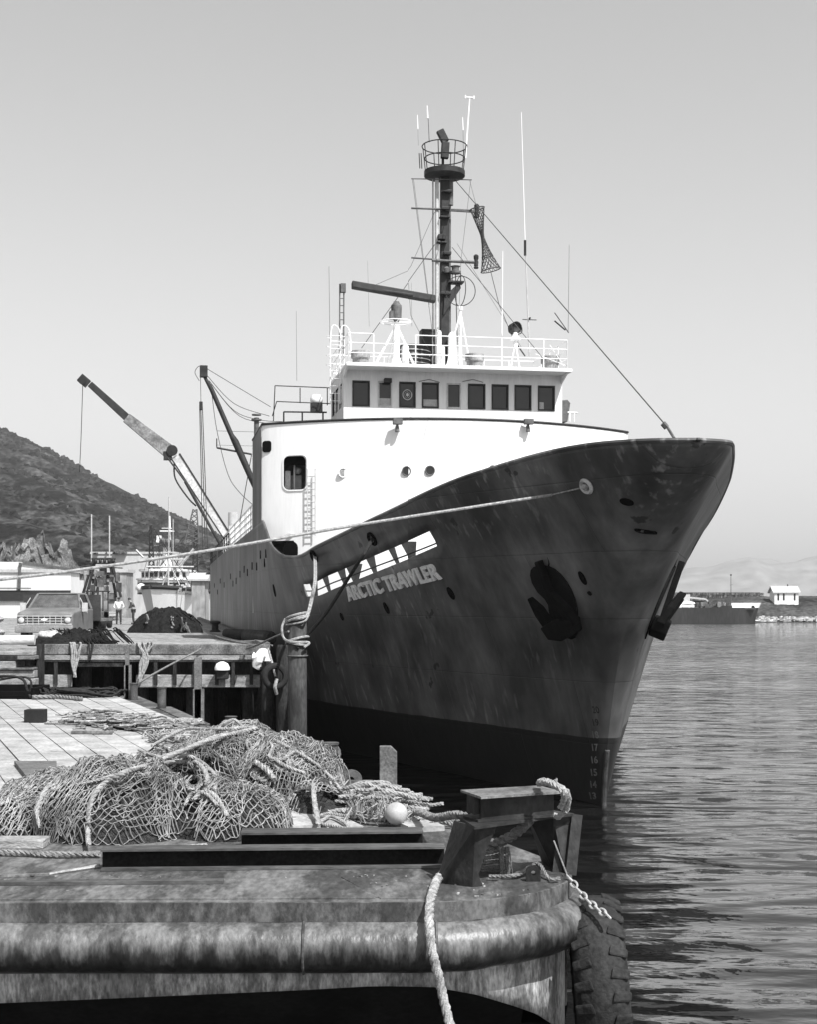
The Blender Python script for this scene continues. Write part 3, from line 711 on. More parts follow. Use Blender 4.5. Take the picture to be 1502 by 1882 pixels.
# hooped ladder at the starboard corner
b = MB(); q = SY(622, 700, YW+.5); z0_, z1_ = SY(620, 760, YW+.5).z, SY(620, 600, YW+.5).z
for dx in (-.32, .05): b.tube(catmull([(q.x+dx, q.y, zr-1.2), (q.x+dx, q.y, zf+.8), (q.x+dx+.08, q.y, z1_), (q.x+dx+.35, q.y, z1_-.15), (q.x+dx+.42, q.y, zf+.6)], 5), .022, 6)
for k in range(9): b.tube([(q.x-.32, q.y, zr-1.1+k*.28), (q.x+.05, q.y, zr-1.1+k*.28)], .014, 5)
for k in range(4): b.tube(catmull([(q.x-.32, q.y, zr+.2+k*.35), (q.x-.5, q.y-.3, zr+.2+k*.35), (q.x-.13, q.y-.55, zr+.2+k*.35), (q.x+.2, q.y-.3, zr+.2+k*.35), (q.x+.05, q.y, zr+.2+k*.35)], 4), .012, 5)
b.build('hooped_ladder', whouse, wh, smooth=True)
# mushroom vents, drums
for px, y0, y1, w_, yl in ((662,636,660,.62,19.0),(873,637,661,.62,18.9),(1012,643,665,.6,18.9)):
    q = SY(px, y1, yl); hh = .64; w_ = .72; b = MB(); b.lathe((q.x, q.y, zf), [(w_*.42,0),(w_*.42,hh*.55),(w_*.5,hh*.6),(w_*.5,hh),(w_*.44,hh)], 20); b.build('roof_vent', mat('vent_galv', .32, .08, 2.5, .5, fine=.3, stretch=(1,1,.4)), wh, smooth=True)
# radar
q = SY(728, 655, 19.6); X0, Y0 = q.x, q.y; Z = lambda py, yl=19.6: SY(728, py, yl).z
b = MB(); b.lathe((X0, Y0, zf), [(.26,0),(.27,.1),(.16,.5),(.13,.55),(.13,Z(600)-zf)], 16)
for dx, dy in ((-.95,.1),(.95,.35),(-.3,.9)): b.tube([(X0+dx, Y0+dy, zf), (X0, Y0, Z(598))], .045, 6)
b.ring((X0, Y0, Z(592)), .62, .022, 30); b.tube([(X0-.62, Y0, Z(592)), (X0+.62, Y0, Z(592))], .02, 5); b.tube([(X0, Y0-.62, Z(592)), (X0, Y0+.62, Z(592))], .02, 5)
rd = b.build('radar_pedestal', whouse, wh, smooth=True)
b = MB(); b.lathe((X0, Y0, Z(592)), [(.1,0),(.12,.1),(.2,.15),(.21,.62),(.14,.7),(.1,.78)], 14); b.box((X0-.16, Y0, Z(580)), (.2,.3,.3)); b.build('radar_motor', gmetal, rd, smooth=True)
b = MB(); za = Z(533); b.prism([(X0-1.72, Y0-.18, za+.26), (X0-1.72, Y0-.2, za+.0), (X0-1.72, Y0+.15, za-.02), (X0-1.72, Y0+.15, za+.22)], (3.35, .45, -.33)); b.bar((X0-.9, Y0, za-.02), (X0+.7, Y0+.1, za-.16), .12, .1); b.build('radar_scanner', dmetal, rd, bevel=.03)
# tripod with ring antenna
q = SY(847, 655, 19.0); b = MB(); za = SY(847, 568, 19.0).z
for dx, dy in ((-.55,.1),(.45,.1),(0,-.2),(0,.7)): b.tube([(q.x+dx, q.y+dy, zf), (q.x, q.y, za-.1)], .032, 6)
b.cyl((q.x, q.y, za-.6), (q.x, q.y, za), .06); b.lathe((q.x, q.y, za-.05), [(.1,0),(.1,.12),(.04,.16)], 12); b.tube([(q.x+.0, q.y-.35, zf-.25), (q.x, q.y-.1, zf+.3)], .05, 6)
tp = b.build('antenna_tripod', whouse, wh, smooth=True)
b = MB(); zc_ = SY(845, 535, 19.0).z; b.ring((q.x, q.y, zc_), .57, .017, 36, (.15,1,0)); b.ring((q.x, q.y, zc_), .57, .017, 36, (1,.15,0)); b.build('loop_antenna', dmetal, tp, smooth=True)
# search light
q = SY(948, 660, 19.0); zc_ = SY(948, 602, 19.0).z
b = MB(); b.lathe((q.x, q.y, zc_-.62), [(.09,-.2),(.09,.1),(.2,.14),(.2,.2),(.1,.3),(.08,.42)], 14)
for k in range(4): t = k*PI/2+.5; b.tube([(q.x+.28*math.cos(t), q.y+.28*math.sin(t), zf), (q.x, q.y, zc_-.55)], .03, 5)
sp_ = b.build('search_light_stand', whouse, wh, smooth=True)
b = MB(); b.lathe((q.x, q.y+.15, zc_), [(.1,-.25),(.2,-.15),(.22,.1),(.23,.2),(.2,.2),(.17,.12),(.06,.08)], 20, (.25,-1,0)); b.tube(catmull([(q.x-.26, q.y, zc_), (q.x-.24, q.y, zc_-.2), (q.x, q.y, zc_-.28), (q.x+.24, q.y, zc_-.2), (q.x+.26, q.y, zc_)]), .02, 5); b.build('search_light', dmetal, sp_, smooth=True)
# louvred funnel casing behind the rail
q = SY(757, 655, 22.2); b = MB()
b.lathe((q.x, q.y, zf-.3), [(.70,0),(.72,.5),(.74,1.45),(.62,1.72),(.5,1.8)], 22)
fn_ = b.build('funnel_casing', dmetal, T, smooth=True)
b = MB()
for k in range(8): b.ring((q.x, q.y, zf+.05+k*.17), .755, .022, 28)
b.build('louvre', lmetal, fn_)
b = MB(); q = SY(790, 605, 22.0); b.bb((q.x-.3, 22.0, zf-.3), (q.x+.3, 22.6, q.z)); 
for k in range(5): b.bb((q.x-.28, 21.93, zf+.05+k*.2), (q.x+.28, 22.0, zf+.12+k*.2))
b.build('vent_box', dmetal, T)
# gear lockers under the mast on the roof
for px, w_, y1 in ((808,.12,612),(815,.1,640),(832,.2,618),(745,.2,640)):
    q = SY(px, 655, 20.2); z = SY(px, y1, 20.2).z; b = MB(); b.cyl((q.x, q.y, zf), (q.x, q.y, z), w_*.9, w_*.8, 12); b.sph((q.x, q.y, z), w_*.8); b.build('roof_fitting', whouse, wh, smooth=True)
# ---------------------------------------------------------------- mast
YM = 20.6
def SM(px, py, dy=0): return SY(px, py, YM+dy)
q0 = SM(817, 655); q1 = SM(817, 322)
b = MB(); b.bar((q0.x, YM, 13.9), (q0.x+.03, YM, q1.z), .34, .30, (0,1,0)); mast = b.build('mast', dmetal, T, bevel=.04)
q = SM(803, 655); qq = SM(803, 330); b = MB(); b.cyl((q.x, YM-.1, 13.9), (q.x, YM-.1, qq.z), .075, n=10); b.cyl((q.x-.12, YM+.1, 13.9), (q.x-.12, YM+.1, qq.z), .03, n=6); b.build('cable_trunk', lmetal, mast, smooth=True)
q = SM(828, 655); qq = SM(828, 335); b = MB(); b.cyl((q.x, YM+.1, 13.9), (q.x, YM+.1, qq.z), .06, n=10); b.cyl((q.x+.02, YM+.05, qq.z-.9), (q.x+.02, YM+.05, qq.z), .12, n=10); b.build('cable_trunk', gmetal, mast, smooth=True)
b = MB(); q = SM(818, 322); Rp = .80; b.lathe((q.x, YM, q.z-.06), [(.3,-.06),(Rp-.1,-.04),(Rp,.0),(Rp,.2),(Rp-.04,.2),(Rp-.06,.06),(.3,.04)], 28); pf = b.build('crows_nest', dmetal, mast, smooth=True)
zp = q.z+.1; b = MB()
b.ring((q.x, YM, SM(818,292).z), Rp-.02, .022, 32); b.ring((q.x, YM, SM(818,270).z), Rp+.08, .022, 32)
for k in range(8): t = k*PI/4+.3; b.tube([(q.x+(Rp-.04)*math.cos(t), YM+(Rp-.04)*math.sin(t), zp-.05), (q.x+(Rp+.08)*math.cos(t), YM+(Rp+.08)*math.sin(t), SM(818,270).z)], .02, 5)
for k in (-.9,-.98): b.tube([(q.x+k, YM, SM(770,310).z), (q.x+k-.03, YM, SM(770,282).z)], .02, 5)
b.build('nest_rail', dmetal, pf)
b = MB(); t0 = SM(818, 292, -.1); t1 = SM(820, 262, -.1); t2 = SM(809, 240, -.1); b.bar(t0, t1, .3, .22, (0,1,0)); b.bar(t1, t2, .3, .2, (0,1,0)); b.bar(SM(815,318), SM(815,290), .1,.1,(0,1,0)); b.build('masthead_lamp', dmetal, pf, bevel=.03)
for py, xa, xb, r in ((329,757,868,.022),(383,757,868,.04),(387,820,884,.035),(474,757,812,.035),(479,795,880,.06)):
    a = SM(xa, py, -.2); c = SM(xb, py+(4 if py > 330 else 2), -.2); b = MB(); b.tube([a, c], r, 6); b.build('yard', gmetal, mast, smooth=True)
for px, py in ((877,388),(876,481)):
    q = SM(px, py, -.2); b = MB(); b.lathe((q.x, q.y, q.z-.28), [(.08,0),(.1,.04),(.07,.08),(.09,.14),(.07,.2),(.09,.26),(.07,.32),(.1,.4),(.1,.5),(.05,.55)], 12); b.build('navigation_light', dmetal, mast, smooth=True)
for py, dx, w_, h_ in ((384,.05,.36,.12),(400,.02,.4,.06),(437,-.1,.3,.2),(447,-.1,.4,.06),(466,.12,.3,.12),(352,.1,.4,.1),(500,.1,.38,.08),(540,.05,.42,.1)):
    q = SM(817, py, -.2); b = MB(); b.box((q.x+dx, q.y, q.z), (w_, .3, h_)); b.build('mast_bracket', dmetal, mast, bevel=.02)
b = MB(); b.prism([SM(816,580,-.25), SM(818,545,-.25), SM(846,518,-.25), SM(848,530,-.25)], (0,.3,0)); b.box(SM(838,520,-.1), (.6,.5,.06)); b.build('lamp_bracket', dmetal, mast)
q = SM(838, 497, -.3); b = MB(); b.lathe((q.x, q.y, q.z-.15), [(.12,0),(.22,.02),(.22,.1),(.15,.14),(.15,.26),(.2,.3),(.05,.34)], 14); b.lathe((q.x-.35, q.y, q.z-.1), [(.1,0),(.12,.15),(.05,.22)], 12); b.build('signal_lamp', gmetal, mast, smooth=True)
q = SM(838, 512, -.1); b = MB()
for dx in (-.17, .17): b.cyl((q.x+dx, q.y-.2, q.z-.3), (q.x+dx, q.y-.2, q.z+.15), .02, n=5)
b.build('lamp_cage', dmetal, mast)
def wire(pts, r=.014, m=wire_m, par=T, name='stay_wire', per=0):
    b = MB(); b.tube(catmull(pts, per) if per else pts, r, 5, caps=False); return b.build(name, m, par)
# whip antennas
for xa, ya, xb, yb, yl, r, mt in ((974,655,966,445,19.5,.032,lmetal),(966,445,959,207,19.5,.018,white),(923,655,925,462,19.5,.022,white),(1045,612,1047,450,20,.01,gmetal),(606,640,604,490,20.5,.012,gmetal),(545,700,544,572,28,.01,gmetal),(790,262,787,195,YM-.3,.016,gmetal),(787,218,786,195,YM-.4,.035,white),(769,238,768,212,YM+.6,.024,white),(770,268,769,238,YM+.6,.006,gmetal),(852,240,851,216,YM+.6,.024,white),(853,300,852,240,YM+.6,.010,gmetal),(856,292,864,182,YM-.3,.038,white),(678,600,675,480,21,.006,gmetal),(758,600,757,520,22,.006,gmetal)):
    b = MB(); b.tube([SY(xa, ya, yl), SY(xb, yb, yl)], [r, r*.7], 6); b.build('whip_antenna', mt, T)
b = MB(); q = SY(864, 180, YM-.3); b.tube([q+Vector((-.17,0,0)), q+Vector((.17,0,0))], .03, 6); b.tube([q+Vector((-.17,0,-.05)), q+Vector((-.17,0,.08))], .03, 6); b.tube([q+Vector((.17,0,-.05)), q+Vector((.17,0,.08))], .03, 6); b.build('aerial_head', white, T)
b = MB(); b.tube([SY(966,470,19.5), SY(966,442,19.5)], .05, 6); b.build('antenna_joint', dmetal, T)
b = MB(); q = SY(974, 588, 19.5); b.tube([q+Vector((-.28,0,0)), q+Vector((.28,0,0))], .018, 5); b.tube([q+Vector((0,-.1,.05)), q+Vector((0,.2,.05))], .04, 5); b.build('small_aerial', dmetal, T)
# ladder frame at the left of the roof
b = MB()
for px in (623.5, 631): b.tube([SY(px, 650, 22.4), SY(px+.5, 522, 22.4)], .03, 5)
for k in range(9): b.tube([SY(623.5, 640-k*13, 22.4), SY(631, 640-k*13, 22.4)], .02, 5)
b.box(SY(630, 530, 22.4), (.2,.2,.35)); b.build('aerial_frame', gmetal, T)
# basket-shaped day signal made of netting
a = SM(878, 384, -.3); c_ = SM(888, 437, -.3); e = SM(903, 497, -.3)
b = MB(); NS = 14; rows = []
for k in range(15):
    t = k/14; ctr_ = a.lerp(c_, t*2) if t < .5 else c_.lerp(e, (t-.5)*2)
    r = .06+.26*abs(t-.47)**1.1*2 if t < .5 else .06+.33*((t-.47)*1.9)**1.5
    if k in (0, 14, 11): b.ring(ctr_, r, .02, 18, (e-a))
    rows.append((ctr_, r))
ax = (e-a).normalized(); x_ = ax.orthogonal().normalized(); y_ = ax.cross(x_)
for s_ in (-1, 1):
    for k in range(NS):
        pts = []
        for i, (cc, r) in enumerate(rows):
            t = 2*PI*k/NS+s_*i*.35; pts.append(cc+(x_*math.cos(t)+y_*math.sin(t))*r)
        b.tube(pts, .011, 4, caps=False)
b.build('basket_signal', wire_m, T)
# stays and halyards
top = SM(824, 322); bowp = Vector((0, -4.2, 8.5))
for nm, pts, r in (('stay_wire', [SM(836, 330), SY(1227, 785, -2.5)], .016), ('stay_wire', [SM(832, 455), SY(1000, 660, 18.2)], .014), ('stay_wire', [SM(800, 450), SY(664, 640, 19.5)], .014),
    ('stay_wire', [SM(800, 390), SM(756, 490), SM(750, 498)], .008), ('stay_wire', [SM(750,498), SY(664, 535, 19.5)], .008), ('halyard', [SM(759, 330), SM(800, 645)], .009), ('halyard', [SM(761, 330), SM(768, 385), SM(790, 560)], .008),
    ('halyard', [SM(864, 332), SM(878, 385)], .007), ('halyard', [SM(866, 332), SM(848, 480), SM(845, 560)], .007), ('halyard', [SM(903, 500), SM(918, 560), SY(945, 625, 19)], .014), ('halyard', [SY(945,625,19), SY(966,655,19)], .03),
    ('stay_wire', [SY(1020, 575, 19.3), SY(1046, 612, 19.3)], .02), ('stay_wire', [SM(841,448), SM(960,640)], .007), ('halyard', [SM(838, 500,-.2), SM(842, 655,-.2)], .02), ('stay_wire', [SM(795,655), SM(756,580), SM(752,520)], .008)):
    wire(pts, r, name=nm)
b = MB(); q = SY(1219, 778, -2.5); b.tube([q, SY(1226, 786, -2.5)], .07, 7); b.tube([SY(1227,785,-2.5), SY(1240,806,-2.9)], .035, 6); b.build('rigging_screw', gmetal, T)
b = MB(); b.tube([SY(1020, 590, 19.3), SY(1040, 607, 19.3)], .03, 6); b.build('rigging_screw', dmetal, T)
# port side vent cowl and rail end
b = MB(); q = SY(1040, 775, 24); b.prism([SY(1034,775,23), SY(1034,736,23), SY(1044,735,23), SY(1049,741,23), SY(1044,775,23)], (0,.6,0)); b.build('vent_cowl', gmetal, T)
b = MB(); 
for px in (1048, 1056): b.tube([SY(px, 775, 22), SY(px, 758, 22)], .03, 5)
b.tube([SY(1044,758,22), SY(1062,759,22)], .03, 5); b.build('rail_end', whouse, T)
# fittings on the house top, left of the wheelhouse
b = MB()
for p0, p1 in (((505,709),(607,713)),((508,738),(607,742)),((551,713),(551,741)),((505,709),(502,775)),((521,757),(600,758)),((521,757),(521,777)),((555,757),(555,775)),((593,757),(593,777)),((601,713),(601,745)),((508,738),(500,765))):
    b.tube([SY(*p0, 23), SY(*p1, 23)], .035 if p0[1] > 750 else .022, 6)
b.build('aerial_rack', dmetal, T)
b = MB(); q = SY(582, 757, 21); qq = SY(582, 740, 21); b.bb((q.x-.22, 21, q.z), (q.x+.22, 21.4, qq.z)); b.build('locker', dmetal, T)
b = MB(); b.lathe((q.x, 21.2, qq.z), [(.2,0),(.24,.05),(.24,.2),(.18,.32)], 14); b.build('lamp_cover', white, T, smooth=True)
# ---------------------------------------------------------------- derrick boom abaft the house
YD = 33
def SD(px, py): return SY(px, py, YD)
b = MB(); b.tube([SD(374,690), SD(388,715), SD(425,800), SD(432,812), SD(462,880), SD(482,925)], [.07,.11,.12,.17,.15,.12], 10); boom = b.build('derrick_boom', dmetal, T, smooth=True)
b = MB(); b.box(SD(374,683), (.36,.3,.55)); b.lathe(SD(374,678), [(.14,-.06),(.14,.06)], 12, (1,.2,0)); b.build('boom_head', dmetal, boom, bevel=.03)
for pts in ([(372,673),(430,708),(497,748)], [(380,690),(430,742),(495,765)], [(384,700),(430,755),(478,772),(520,775)], [(388,706),(440,765),(505,780)], [(388,715),(398,790),(418,870),(440,905),(476,938)], [(388,715),(420,790),(470,900),(476,925)], [(366,700),(358,685),(364,674),(372,673)]):
    wire([SD(*q) for q in pts], .016, name='boom_wire', per=6)
for x0, x1 in ((366.5,372),(368.5,377),(371.5,381)): wire([SD(x0,745), SD((x0+x1)/2+.5,880), SD(x1,1015)], .022, name='cargo_fall')
wire([SD(368,680), SD(369,742)], .014, name='cargo_fall')
b = MB(); b.box(SD(369,746), (.16,.14,.4)); b.build('cargo_block', dmetal, T, bevel=.03)
b = MB(); b.tube([SD(398,823), SD(462,835)], .05, 6); b.tube([SD(398,823), SD(398,806)], .03, 6); b.tube([SD(462,835), SD(440,960)], .02, 5); b.build('gallows_arm', dmetal, T)
wire([SD(398,792), SD(468,794)], .01); wire([SD(398,818), SD(470,820)], .008)
# kingpost and lattice beside the house
q = SY(471, 930, 27); q2 = SY(471, 768, 27); b = MB(); b.cyl(q, q2, .11, n=10); b.lathe(q2-Vector((0,0,.12)), [(.22,0),(.22,.06)], 14); b.lathe(q2+Vector((0,0,.1)), [(.2,0),(.2,.05)], 14)
b.build('kingpost', gmetal, T, smooth=True)
b = MB()
for k in range(9): b.tube([SY(466+k*.2, 890-k*8, 26), SY(473, 892-k*8, 26)], .02, 5)
b.build('house_ladder', gmetal, T)
# rails along the after deck edge
b = MB(); pts = []
for u in (23, 27, 31, 35, 40, 46, 54): pts.append((-7.0, u, sm(u, ZT)-.02))
rail(b, pts, 1.15, 4, .03, 1.3, .04); b.build('side_railing', whouse, T)
b = MB()
for i in range(34):
    u = random.uniform(40, 80); b.box((-7+random.uniform(.2,1.5), u, 7.8+random.random()*.7), (random.uniform(.2,.9), random.uniform(.3,2), random.uniform(.3,1.2)))
b.build('deck_gear', mat('deck_gear_mix', .3, .03, .6, .8, island=.8), T)
b = MB()
for i in range(12): u = 46+i*2.6; b.tube([(-7, u, 7.6), (-7, u, 8.9)], .05, 5)
b.tube([(-7,46,8.9),(-7,76,8.8)], .05, 5); b.tube([(-7,46,8.3),(-7,76,8.3)], .04, 5); b.build('side_railing', dmetal, T)
# knuckle crane amidships
YC = 52
def CC(px, py, d=0): return SY(px, py, YC+d)
b = MB(); b.cyl((CC(428,1000).x, YC, 7.4), CC(428,942), .35, .3, 14); b.box(CC(432,975), (.8,.6,.5)); crane = b.build('deck_crane', lmetal, T, smooth=True)
cm = mat('crane_paint', .62, .38, .8, .6, fine=.3, stretch=(1,1,1))
def taper(mb, p0, p1, w0, w1, t):
    p0, p1 = Vector(p0), Vector(p1); d = (p1-p0).normalized(); n_ = Vector((-d.z, 0, d.x)); y = Vector((0, t/2, 0))
    vs = []
    for p_, w_ in ((p0, w0), (p1, w1)):
        for s_, q_ in ((-1,-1),(1,-1),(1,1),(-1,1)): vs.append(p_+n_*s_*w_/2+y*q_)
    mb.add(vs, [(3,2,1,0),(4,5,6,7),(0,1,5,4),(1,2,6,5),(2,3,7,6),(3,0,4,7)])
b = MB(); taper(b, CC(428,1003), CC(322,838), .5, .62, .4); b.build('main_jib', cm, crane, bevel=.03)
for s_ in (-.36, .36):
    b = MB(); _a, _c = CC(428,1003,-.22), CC(322,838,-.22); _d = (_c-_a).normalized(); _n = Vector((-_d.z,0,_d.x))*s_*.8; b.tube([_a+_n*.8, _c+_n], .045, 5); b.build('edge_pipe', dmetal, crane)
b = MB(); b.cyl(CC(404,1000,-.3), CC(340,885,-.3), .09, .09, 8); b.cyl(CC(340,885,-.3), CC(308,842,-.3), .05, n=8); b.build('jib_ram', dmetal, crane)
b = MB(); taper(b, CC(318,836), CC(232,768), .85, .6, .36); b.build('outer_jib', mat('crane_grey', .26, .10, 1.2, .7, fine=.4), crane, bevel=.02)
b = MB(); taper(b, CC(240,774), CC(165,706), .46, .36, .26); b.build('jib_extension', dmetal, crane, bevel=.02)
b = MB(); b.box(CC(154,700), (.62,.4,.5), Matrix.Rotation(.7, 3, 'Y')); b.cyl(CC(151,700,-.3), CC(151,700,.3), .22, n=14); b.build('jib_head', dmetal, crane)
b = MB(); b.cyl(CC(316,828,-.35), CC(316,828,.35), .33, n=18); b.box(CC(308,838), (.5,.5,.5)); b.build('winch_drum', dmetal, crane)
b = MB(); b.tube(catmull([CC(310,822), CC(280,796), CC(250,780), CC(242,768)], 5), .03, 5); b.tube(catmull([CC(320,850,-.2), CC(322,880,-.2), CC(345,915,-.2), CC(360,930,-.2)], 5), .05, 5); b.build('hydraulic_hose', dmetal, crane)
b = MB(); b.tube([CC(152,705), CC(149,800), CC(146,868)], .02, 4); b.build('hoist_wire', dmetal, crane)
b = MB(); b.lathe(SY(358,955,60), [(.5,0),(.2,2.2)], 4); 
b = MB(); q0, q1 = SY(352,1000,64), SY(358,936,64)
for dx in (-.25,.25): b.tube([q0+Vector((dx*2,0,0)), q1+Vector((dx*.5,0,0))], .05, 5)
for k in range(7): z = q0.lerp(q1, k/7); z2 = q0.lerp(q1, (k+1)/7); b.tube([z+Vector((-.5+.05*k,0,0)), z2+Vector((.4-.05*k,0,0))], .03, 4); b.tube([z+Vector((.5-.05*k,0,0)), z2+Vector((-.4+.05*k,0,0))], .03, 4)
b.build('lattice_gantry', gmetal, T)
# ============================================================ PIER
ZP = 3.6; DP = 44.87
pier = thing('pier', (-12, DP, 0), 'sun bleached timber wharf on pilings alongside the dark hulled trawler', 'wharf')
def edgeX(Y): q = W2L((0, Y, 0)); return -4.55-.177*(Y-DP)
b = MB(); Y = DP; 
while Y < 128:
    wd_ = .28; x1 = edgeX(Y); x = x1
    while x > x1-26:
        Ln = random.uniform(3.5, 6.5); b.box(((x-Ln/2), Y+wd_/2, ZP-.06+random.uniform(-.006,.006)), (Ln-.015, wd_-.018, .1)); x -= Ln
    Y += wd_
b.build('deck_planks', wood_l, pier)
b = MB(); b.add([(-4.6, DP+.05, ZP-.14), (-34, DP+.05, ZP-.14), (-34, 128, ZP-.14), (edgeX(128)-.1, 128, ZP-.14)], [(0,1,2,3)]); b.build('sub_deck', wood_d, pier)
def PZ(py): return HC-(py-1106)/(FP_/DP)
def PX(px): return (px-751)/FP_*DP
# front edge beams, deck edge, brackets, lower fascia
for x0, x1 in ((78,232),(236,492)):
    b = MB(); b.bb((PX(x0), DP-.05, PZ(1203)), (PX(x1), DP+.35, PZ(1184))); b.build('curb_timber', wood_m, pier, bevel=.03)
b = MB(); b.bb((PX(62), DP-.16, PZ(1212)), (PX(488), DP+.3, PZ(1204))); b.build('edge_board', wood_l, pier)
b = MB(); b.bb((PX(72), DP-.10, PZ(1216)), (PX(480), DP+.28, PZ(1212.3))); b.build('edge_board', wood_m, pier)
for x0, x1 in ((66,130),(250,478)):
    b = MB(); b.bb((PX(x0), DP-.06, PZ(1263)), (PX(x1), DP+.2, PZ(1240))); b.build('fascia_beam', wood_l, pier, bevel=.02)
    b = MB(); b.bb((PX(x0), DP+.35, PZ(1240)), (PX(x1), DP+.5, PZ(1216))); b.build('inner_beam', wood_d, pier)
for px in (104, 287, 322, 358, 399, 429, 462):
    b = MB(); b.bb((PX(px-3), DP-.14, PZ(1258)), (PX(px+3), DP-.062, PZ(1217))); b.build('bracket', wood_d, pier)
b = MB(); b.bb((PX(130), DP+.02, PZ(1225)), (PX(226), DP+.15, PZ(1218))); b.build('edge_board', wood_m, pier)
k = 0
for Y in (DP+.8, DP+4.2, DP+8):
    for x in (-5.2,-7.0,-8.6,-10.4,-12.2,-14,-16):
        b = MB(); b.tube([(x+random.uniform(-.1,.1), Y, -1), (x, Y, ZP-.3)], [.2,.17], 9); b.build('piling', wood_d, pier, smooth=True)
b = MB(); 
for i in range(9): b.box((edgeX(DP+3+i*6)+.15, DP+3+i*6, 1.6), (.3,.3,3.6))
b.build('fender_piles', wood_d, pier)
b = MB(); b.bb((-34, DP+12, -1), (-6.8, DP+12.3, ZP-.2)); b.build('dark_back', mat('shade_and_pilings', .02, .01, 2, .95, spec=.05), pier)  # near-black sheet stands in for deep shade and far pilings under the deck
b = MB(); b.bar((edgeX(DP)+.02, DP, ZP+.05), (edgeX(120)+.02, 120, ZP+.05), .25, .22); b.build('curb_timber', wood_m, pier)
# big mooring piles
def pile(px, y0, y1, D, r, label, mt=None):
    a, c = P(px, y1, D), P(px, y0, D); a.z = -1.2
    t = thing('mooring_pile', (a.x, D, 0), label, 'mooring pile')
    b = MB(); b.tube([a, a.lerp(c, .5), c-Vector((0,0,.06)), c], [r*1.08, r, r*.97, r*.8], 16); b.build('shaft', mt or mat('steel_pile', .08, .02, 2, .75, .3, (1,1,.3), fine=.4), t, smooth=True)
    return t
big = pile(546, 1130, 1375, 40, .27, 'tall round steel mooring pile wrapped with pale rope beside the trawler bow')
b = MB(); q = P(546,1205,40); b.ring(q, .285, .025, 20); b.build('band', gmetal, big)
pile(519, 1185, 1350, 43.6, .20, 'dark pile standing just behind the hanging tyre at the wharf corner', wood_d)
pile(492, 1215, 1330, 44.2, .2, 'short dark pile under the wharf corner, left of the tall steel mooring pile', wood_d)
# rope wrapped on the big pile
q = P(546, 1140, 40); b = MB()
for z0_, tl in ((q.z+.02, .12), (q.z+.12, .1), (q.z-.55, .1), (q.z-.63, -.06)):
    pts = [(q.x+.32*math.cos(t), q.y+.32*math.sin(t), z0_+tl*math.cos(t+.5)) for t in [2*PI*i/14 for i in range(14)]]
    b.tube(pts, .036, 6, True)
b.tube(catmull([(q.x-.33, q.y-.1, q.z+.05), (q.x-.42, q.y-.15, q.z-.2), (q.x-.36, q.y-.2, q.z-.5), (q.x-.1, q.y-.34, q.z-.6), (q.x+.34, q.y-.2, q.z-.62), (q.x+.22, q.y-.34, q.z-.75)], 6), .036, 6)
e = L2W(hit(578, 1062)); s0 = L2W(fh3)
b.tube(catmull([s0, P(577,1068,40.6), P(570,1105,40.2), P(563,1130,39.8), (q.x+.1, q.y-.33, q.z+.05), (q.x-.3, q.y-.12, q.z)], 6), .034, 6)
b.tube(catmull([s0+Vector((.05,0,0)), P(580,1068,40.6), P(573,1105,40.2), P(566,1130,39.8), (q.x+.2, q.y-.33, q.z-.03), (q.x-.3, q.y-.16, q.z-.12)], 6), .03, 6)
tag(ctr(b.build('mooring_rope', rope_l, smooth=True)), 'white rope looped round the tall pile top and leading up to the trawler bulwark', 'rope', 'mooring ropes')
b = MB(); b.tube(catmull([L2W(fh2), P(672,1012,38.5), P(640,1062,39), P(600,1125,39.6), P(560,1172,40), P(546,1192,39.7)], 6), .05, 7)
tag(ctr(b.build('mooring_rope', rope_d, smooth=True)), 'dark mooring rope slanting from the bulwark fairlead down to the tall pile', 'rope', 'mooring ropes')
b = MB(); fw = L2W(fh+hnorm(fh.y, fh.z)*.05)
b.tube(catmull([P(-160,1085,27), P(0,1065,27.5), P(130,1049.5,28), P(370,1014,29), P(640,967.5,30.3), P(860,933.5,31.6), P(1015,909.5,32.6)], 8), .034, 7)
b.tube([P(1015,909.5,32.6), fw], .018, 6); b.sph(fw, .075, 12, 8, (1.3,1,1.1))
tag(ctr(b.build('mooring_rope', rope_l, smooth=True)), 'long pale mooring line crossing the whole view from the left edge to the trawler bow', 'rope', 'mooring ropes')
